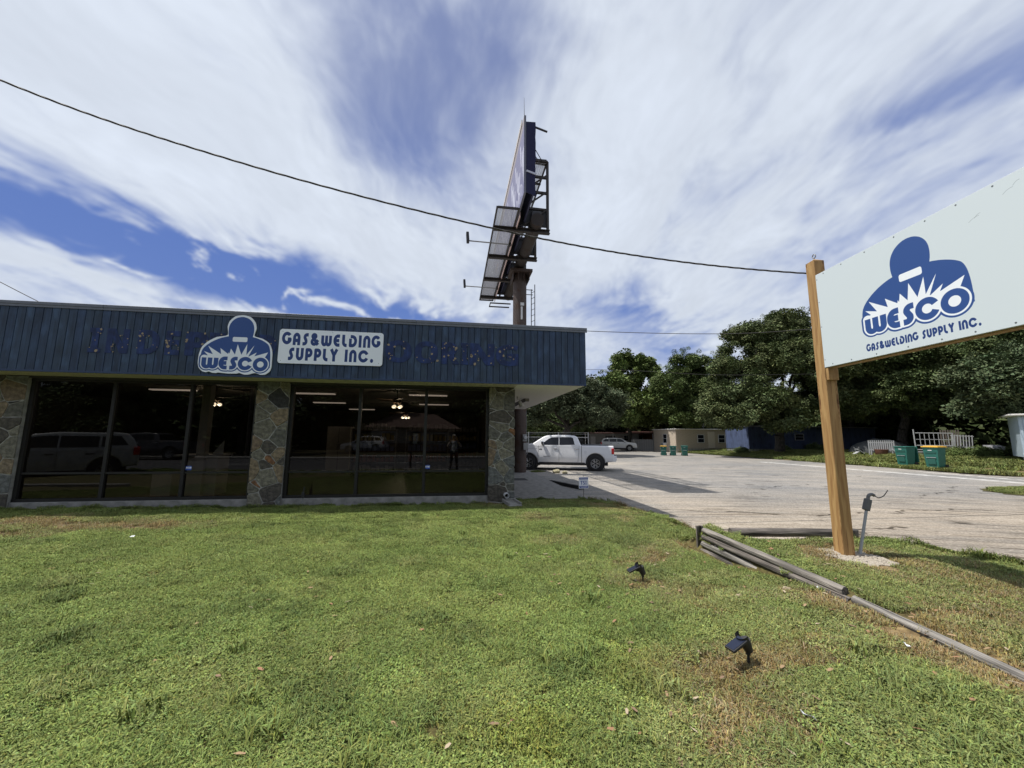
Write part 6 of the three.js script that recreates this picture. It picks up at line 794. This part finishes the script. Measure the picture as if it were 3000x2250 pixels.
for (const [x, z, s, label, seed] of [[-21, 24, 1.15, 'dark tree across the street at the far left, mirrored in the glass', 61], [-12, 31, 1.3, 'dark tree behind the white SUV, mirrored in the glass', 67], [-30, 21, 1.0, 'leafy tree across the street left of the dark pickup, mirrored in the glass', 71], [3.5, 33, 1.25, 'dark tree right of the bungalow, mirrored in the glass', 73], [-4, 38, 1.35, 'tall dark tree behind the bungalow, mirrored in the glass', 79], [11, 25, 1.1, 'dark tree across the street at the right, mirrored in the glass', 83], [-40, 27, 1.1, 'dark tree far left across the street, mirrored in the glass', 89]])
  tree('street_tree', label, x, z, { y: -0.1, seed, h: 10, trunkH: 3, tr: 0.3, c: G1, n: 900, cs: 1.35 * s, group: 'trees across the street', lobes: [[-2.2 * s, 5 * s, 0, 2.6 * s, 2.2 * s], [1.6 * s, 5.6 * s, 0.6, 2.6 * s, 2.2 * s], [0, 7.4 * s, 0, 2.4 * s, 1.8 * s], [0, 3.6 * s, -1.2, 3 * s, 1.4 * s]] });
{ const o = thing('utility_pole', 'wooden utility pole across the street, mirrored in the left window', 'utility pole', [-17, -0.1, 17]); M('pole', rod([0, 0, 0], [0, 10, 0], 0.15, 0.11, 14), barkM, o); for (const y of [9.4, 8.6]) M('cross_arm', bb(-1.2, 1.2, y - 0.06, y + 0.06, -0.2, -0.1), barkM, o); M('wires', [-1, 0, 1].map((k) => rod([-60, 9.5, k * 0.6], [60, 9.5, k * 0.6], 0.012, 0.012, 4)), MAT.black, o); M('transformer', new THREE.CylinderGeometry(0.25, 0.25, 0.8, 16).translate(0.35, 7.9, 0), MAT.galv, o); }
{ const o = thing('street_sign_post', 'black post with stacked plates by the kerb, mirrored in the right window', 'sign post', [-2.2, -0.1, 2.25]); M('post', bb(-0.05, 0.05, 0, 1.9, -0.05, 0.05), MAT.black, o); M('plate', [bb(0.06, 0.30, 1.35, 1.5, -0.02, 0.02), bb(0.06, 0.30, 1.55, 1.7, -0.02, 0.02), bb(0.06, 0.30, 1.75, 1.88, -0.02, 0.02)], MAT.white, o); }
// ================================================================ the person taking the photograph
function sdfGeo(bones, c, half, res, k = 0.035) {
  const mc = new MarchingCubes(res, barkM, true, false, 200000); mc.isolation = 0; const cap = (p, [a, b, ra, rb]) => { const abx = b[0] - a[0], aby = b[1] - a[1], abz = b[2] - a[2], apx = p[0] - a[0], apy = p[1] - a[1], apz = p[2] - a[2], t = clamp((apx * abx + apy * aby + apz * abz) / (abx * abx + aby * aby + abz * abz + 1e-9)); return Math.hypot(apx - abx * t, apy - aby * t, apz - abz * t) - mix(ra, rb, t); };
  for (let z = 0; z < res; z++) for (let y = 0; y < res; y++) for (let x = 0; x < res; x++) { const h = res / 2, p = [c[0] + ((x - h) / h) * half, c[1] + ((y - h) / h) * half, c[2] + ((z - h) / h) * half]; let d = 1e3; for (const b of bones) { const q = cap(p, b), w = clamp(0.5 + (0.5 * (d - q)) / k); d = mix(d, q, w) - k * w * (1 - w); } mc.field[x + y * res + z * res * res] = -d; }
  mc.update(); const n = mc.count, g = new THREE.BufferGeometry(); g.setAttribute('position', new THREE.BufferAttribute(mc.positionArray.slice(0, n * 3), 3)); g.scale(half, half, half).translate(...c); const w = mergeVertices(g, 1e-4); w.computeVertexNormals(); return w;
}
{
  const o = thing('person', 'person in light grey shirt, dark jeans and cap raising a phone, mirrored in the glass', 'person', [0, 0.02, 0.34]);
  const col = (g, f) => { const p = g.attributes.position, c = new Float32Array(p.count * 3); for (let i = 0; i < p.count; i++) c.set(f(p.getX(i), p.getY(i), p.getZ(i)), i * 3); g.setAttribute('color', new THREE.BufferAttribute(c, 3)); return g; };
  const skin = [0.45, 0.28, 0.20], shirt = [0.50, 0.50, 0.54], jean = [0.025, 0.03, 0.045], shoe = [0.03, 0.03, 0.03];
  const B = []; for (const s of [-1, 1]) B.push([[s * 0.1, 0.92, 0], [s * 0.13, 0.5, -0.01], 0.09, 0.062], [[s * 0.13, 0.5, -0.01], [s * 0.16, 0.09, 0.02], 0.062, 0.045], [[s * 0.16, 0.05, 0.03], [s * 0.18, 0.04, -0.16], 0.05, 0.04], [[s * 0.19, 1.36, 0], [s * 0.30, 1.20, -0.12], 0.058, 0.046], [[s * 0.30, 1.20, -0.12], [s * 0.085, 1.55, -0.28], 0.042, 0.03], [[s * 0.085, 1.55, -0.28], [s * 0.075, 1.60, -0.30], 0.032, 0.034]);
  B.push([[0, 0.95, 0], [0, 1.15, 0], 0.135, 0.13], [[0, 1.15, 0], [0, 1.36, 0], 0.13, 0.12], [[-0.13, 1.36, 0], [0.13, 1.36, 0], 0.08, 0.08], [[0, 1.4, 0], [0, 1.52, -0.01], 0.055, 0.05]);
  const body = sdfGeo(B, [0, 0.85, -0.1], 0.95, 96);
  const H = [[[0, 1.60, -0.01], [0, 1.66, 0.005], 0.078, 0.092], [[0, 1.545, -0.05], [0, 1.58, -0.03], 0.045, 0.055], [[0, 1.625, -0.105], [0, 1.595, -0.115], 0.010, 0.014], [[-0.085, 1.615, 0.01], [-0.088, 1.59, 0.012], 0.016, 0.012], [[0.085, 1.615, 0.01], [0.088, 1.59, 0.012], 0.016, 0.012]]; const head = sdfGeo(H, [0, 1.62, 0], 0.18, 60, 0.015);
  const hands = [-1, 1].map((s) => { const F = [[[s * 0.082, 1.585, -0.29], [s * 0.078, 1.64, -0.305], 0.026, 0.024]]; for (let k = 0; k < 4; k++) { const y = 1.605 + k * 0.02, L = [0.055, 0.062, 0.06, 0.048][k]; F.push([[s * 0.088, y, -0.318], [s * 0.083, y + 0.004, -0.318 - L * 0.4], 0.009, 0.0085], [[s * 0.083, y + 0.004, -0.318 - L * 0.4], [s * (0.083 - L * 0.6), y + 0.006, -0.338], 0.0085, 0.007]); } F.push([[s * 0.07, 1.59, -0.285], [s * 0.05, 1.615, -0.292], 0.011, 0.009], [[s * 0.05, 1.615, -0.292], [s * 0.035, 1.63, -0.294], 0.009, 0.008]); return sdfGeo(F, [s * 0.07, 1.62, -0.31], 0.10, 60, 0.006); });
  M('body', mg([col(body, (x, y, z) => (y < 0.085 ? shoe : y < 0.97 && z > -0.12 ? jean : y > 1.44 && Math.abs(x) < 0.09 && z > -0.1 ? skin : z < -0.155 ? skin : shirt)), col(head, (x, y) => skin), ...hands.map((h) => col(h, () => skin))]), mat([1, 1, 1], 0.75, { vertexColors: true }), o);
  M('cap', [new THREE.SphereGeometry(0.102, 20, 10, 0, 6.283, 0, 1.35).scale(1, 0.95, 1.08).translate(0, 1.665, 0.005), new THREE.CylinderGeometry(0.085, 0.085, 0.008, 20).scale(1, 1, 1.2).translate(0, 1.69, -0.085)], mat([0.4, 0.38, 0.34], 0.9), o);
  M('eyes', [-1, 1].map((s) => new THREE.SphereGeometry(0.011, 10, 8).translate(s * 0.032, 1.635, -0.083)), mat([0.05, 0.04, 0.035], 0.3), o); M('mouth', box(0.045, 0.006, 0.01, 0, 1.562, -0.094, { r: 0.003 }), mat([0.30, 0.14, 0.12], 0.6), o);
}
{ const o = solo('phone', box(0.15, 0.074, 0.009, 0, 0, 0, { r: 0.004 }), mat([0.02, 0.02, 0.022], 0.3), 'dark phone held up by the person, mirrored in the glass', 'phone'); o.position.set(0, 1.645, 0.026); }
renderer.render(scene, camera);
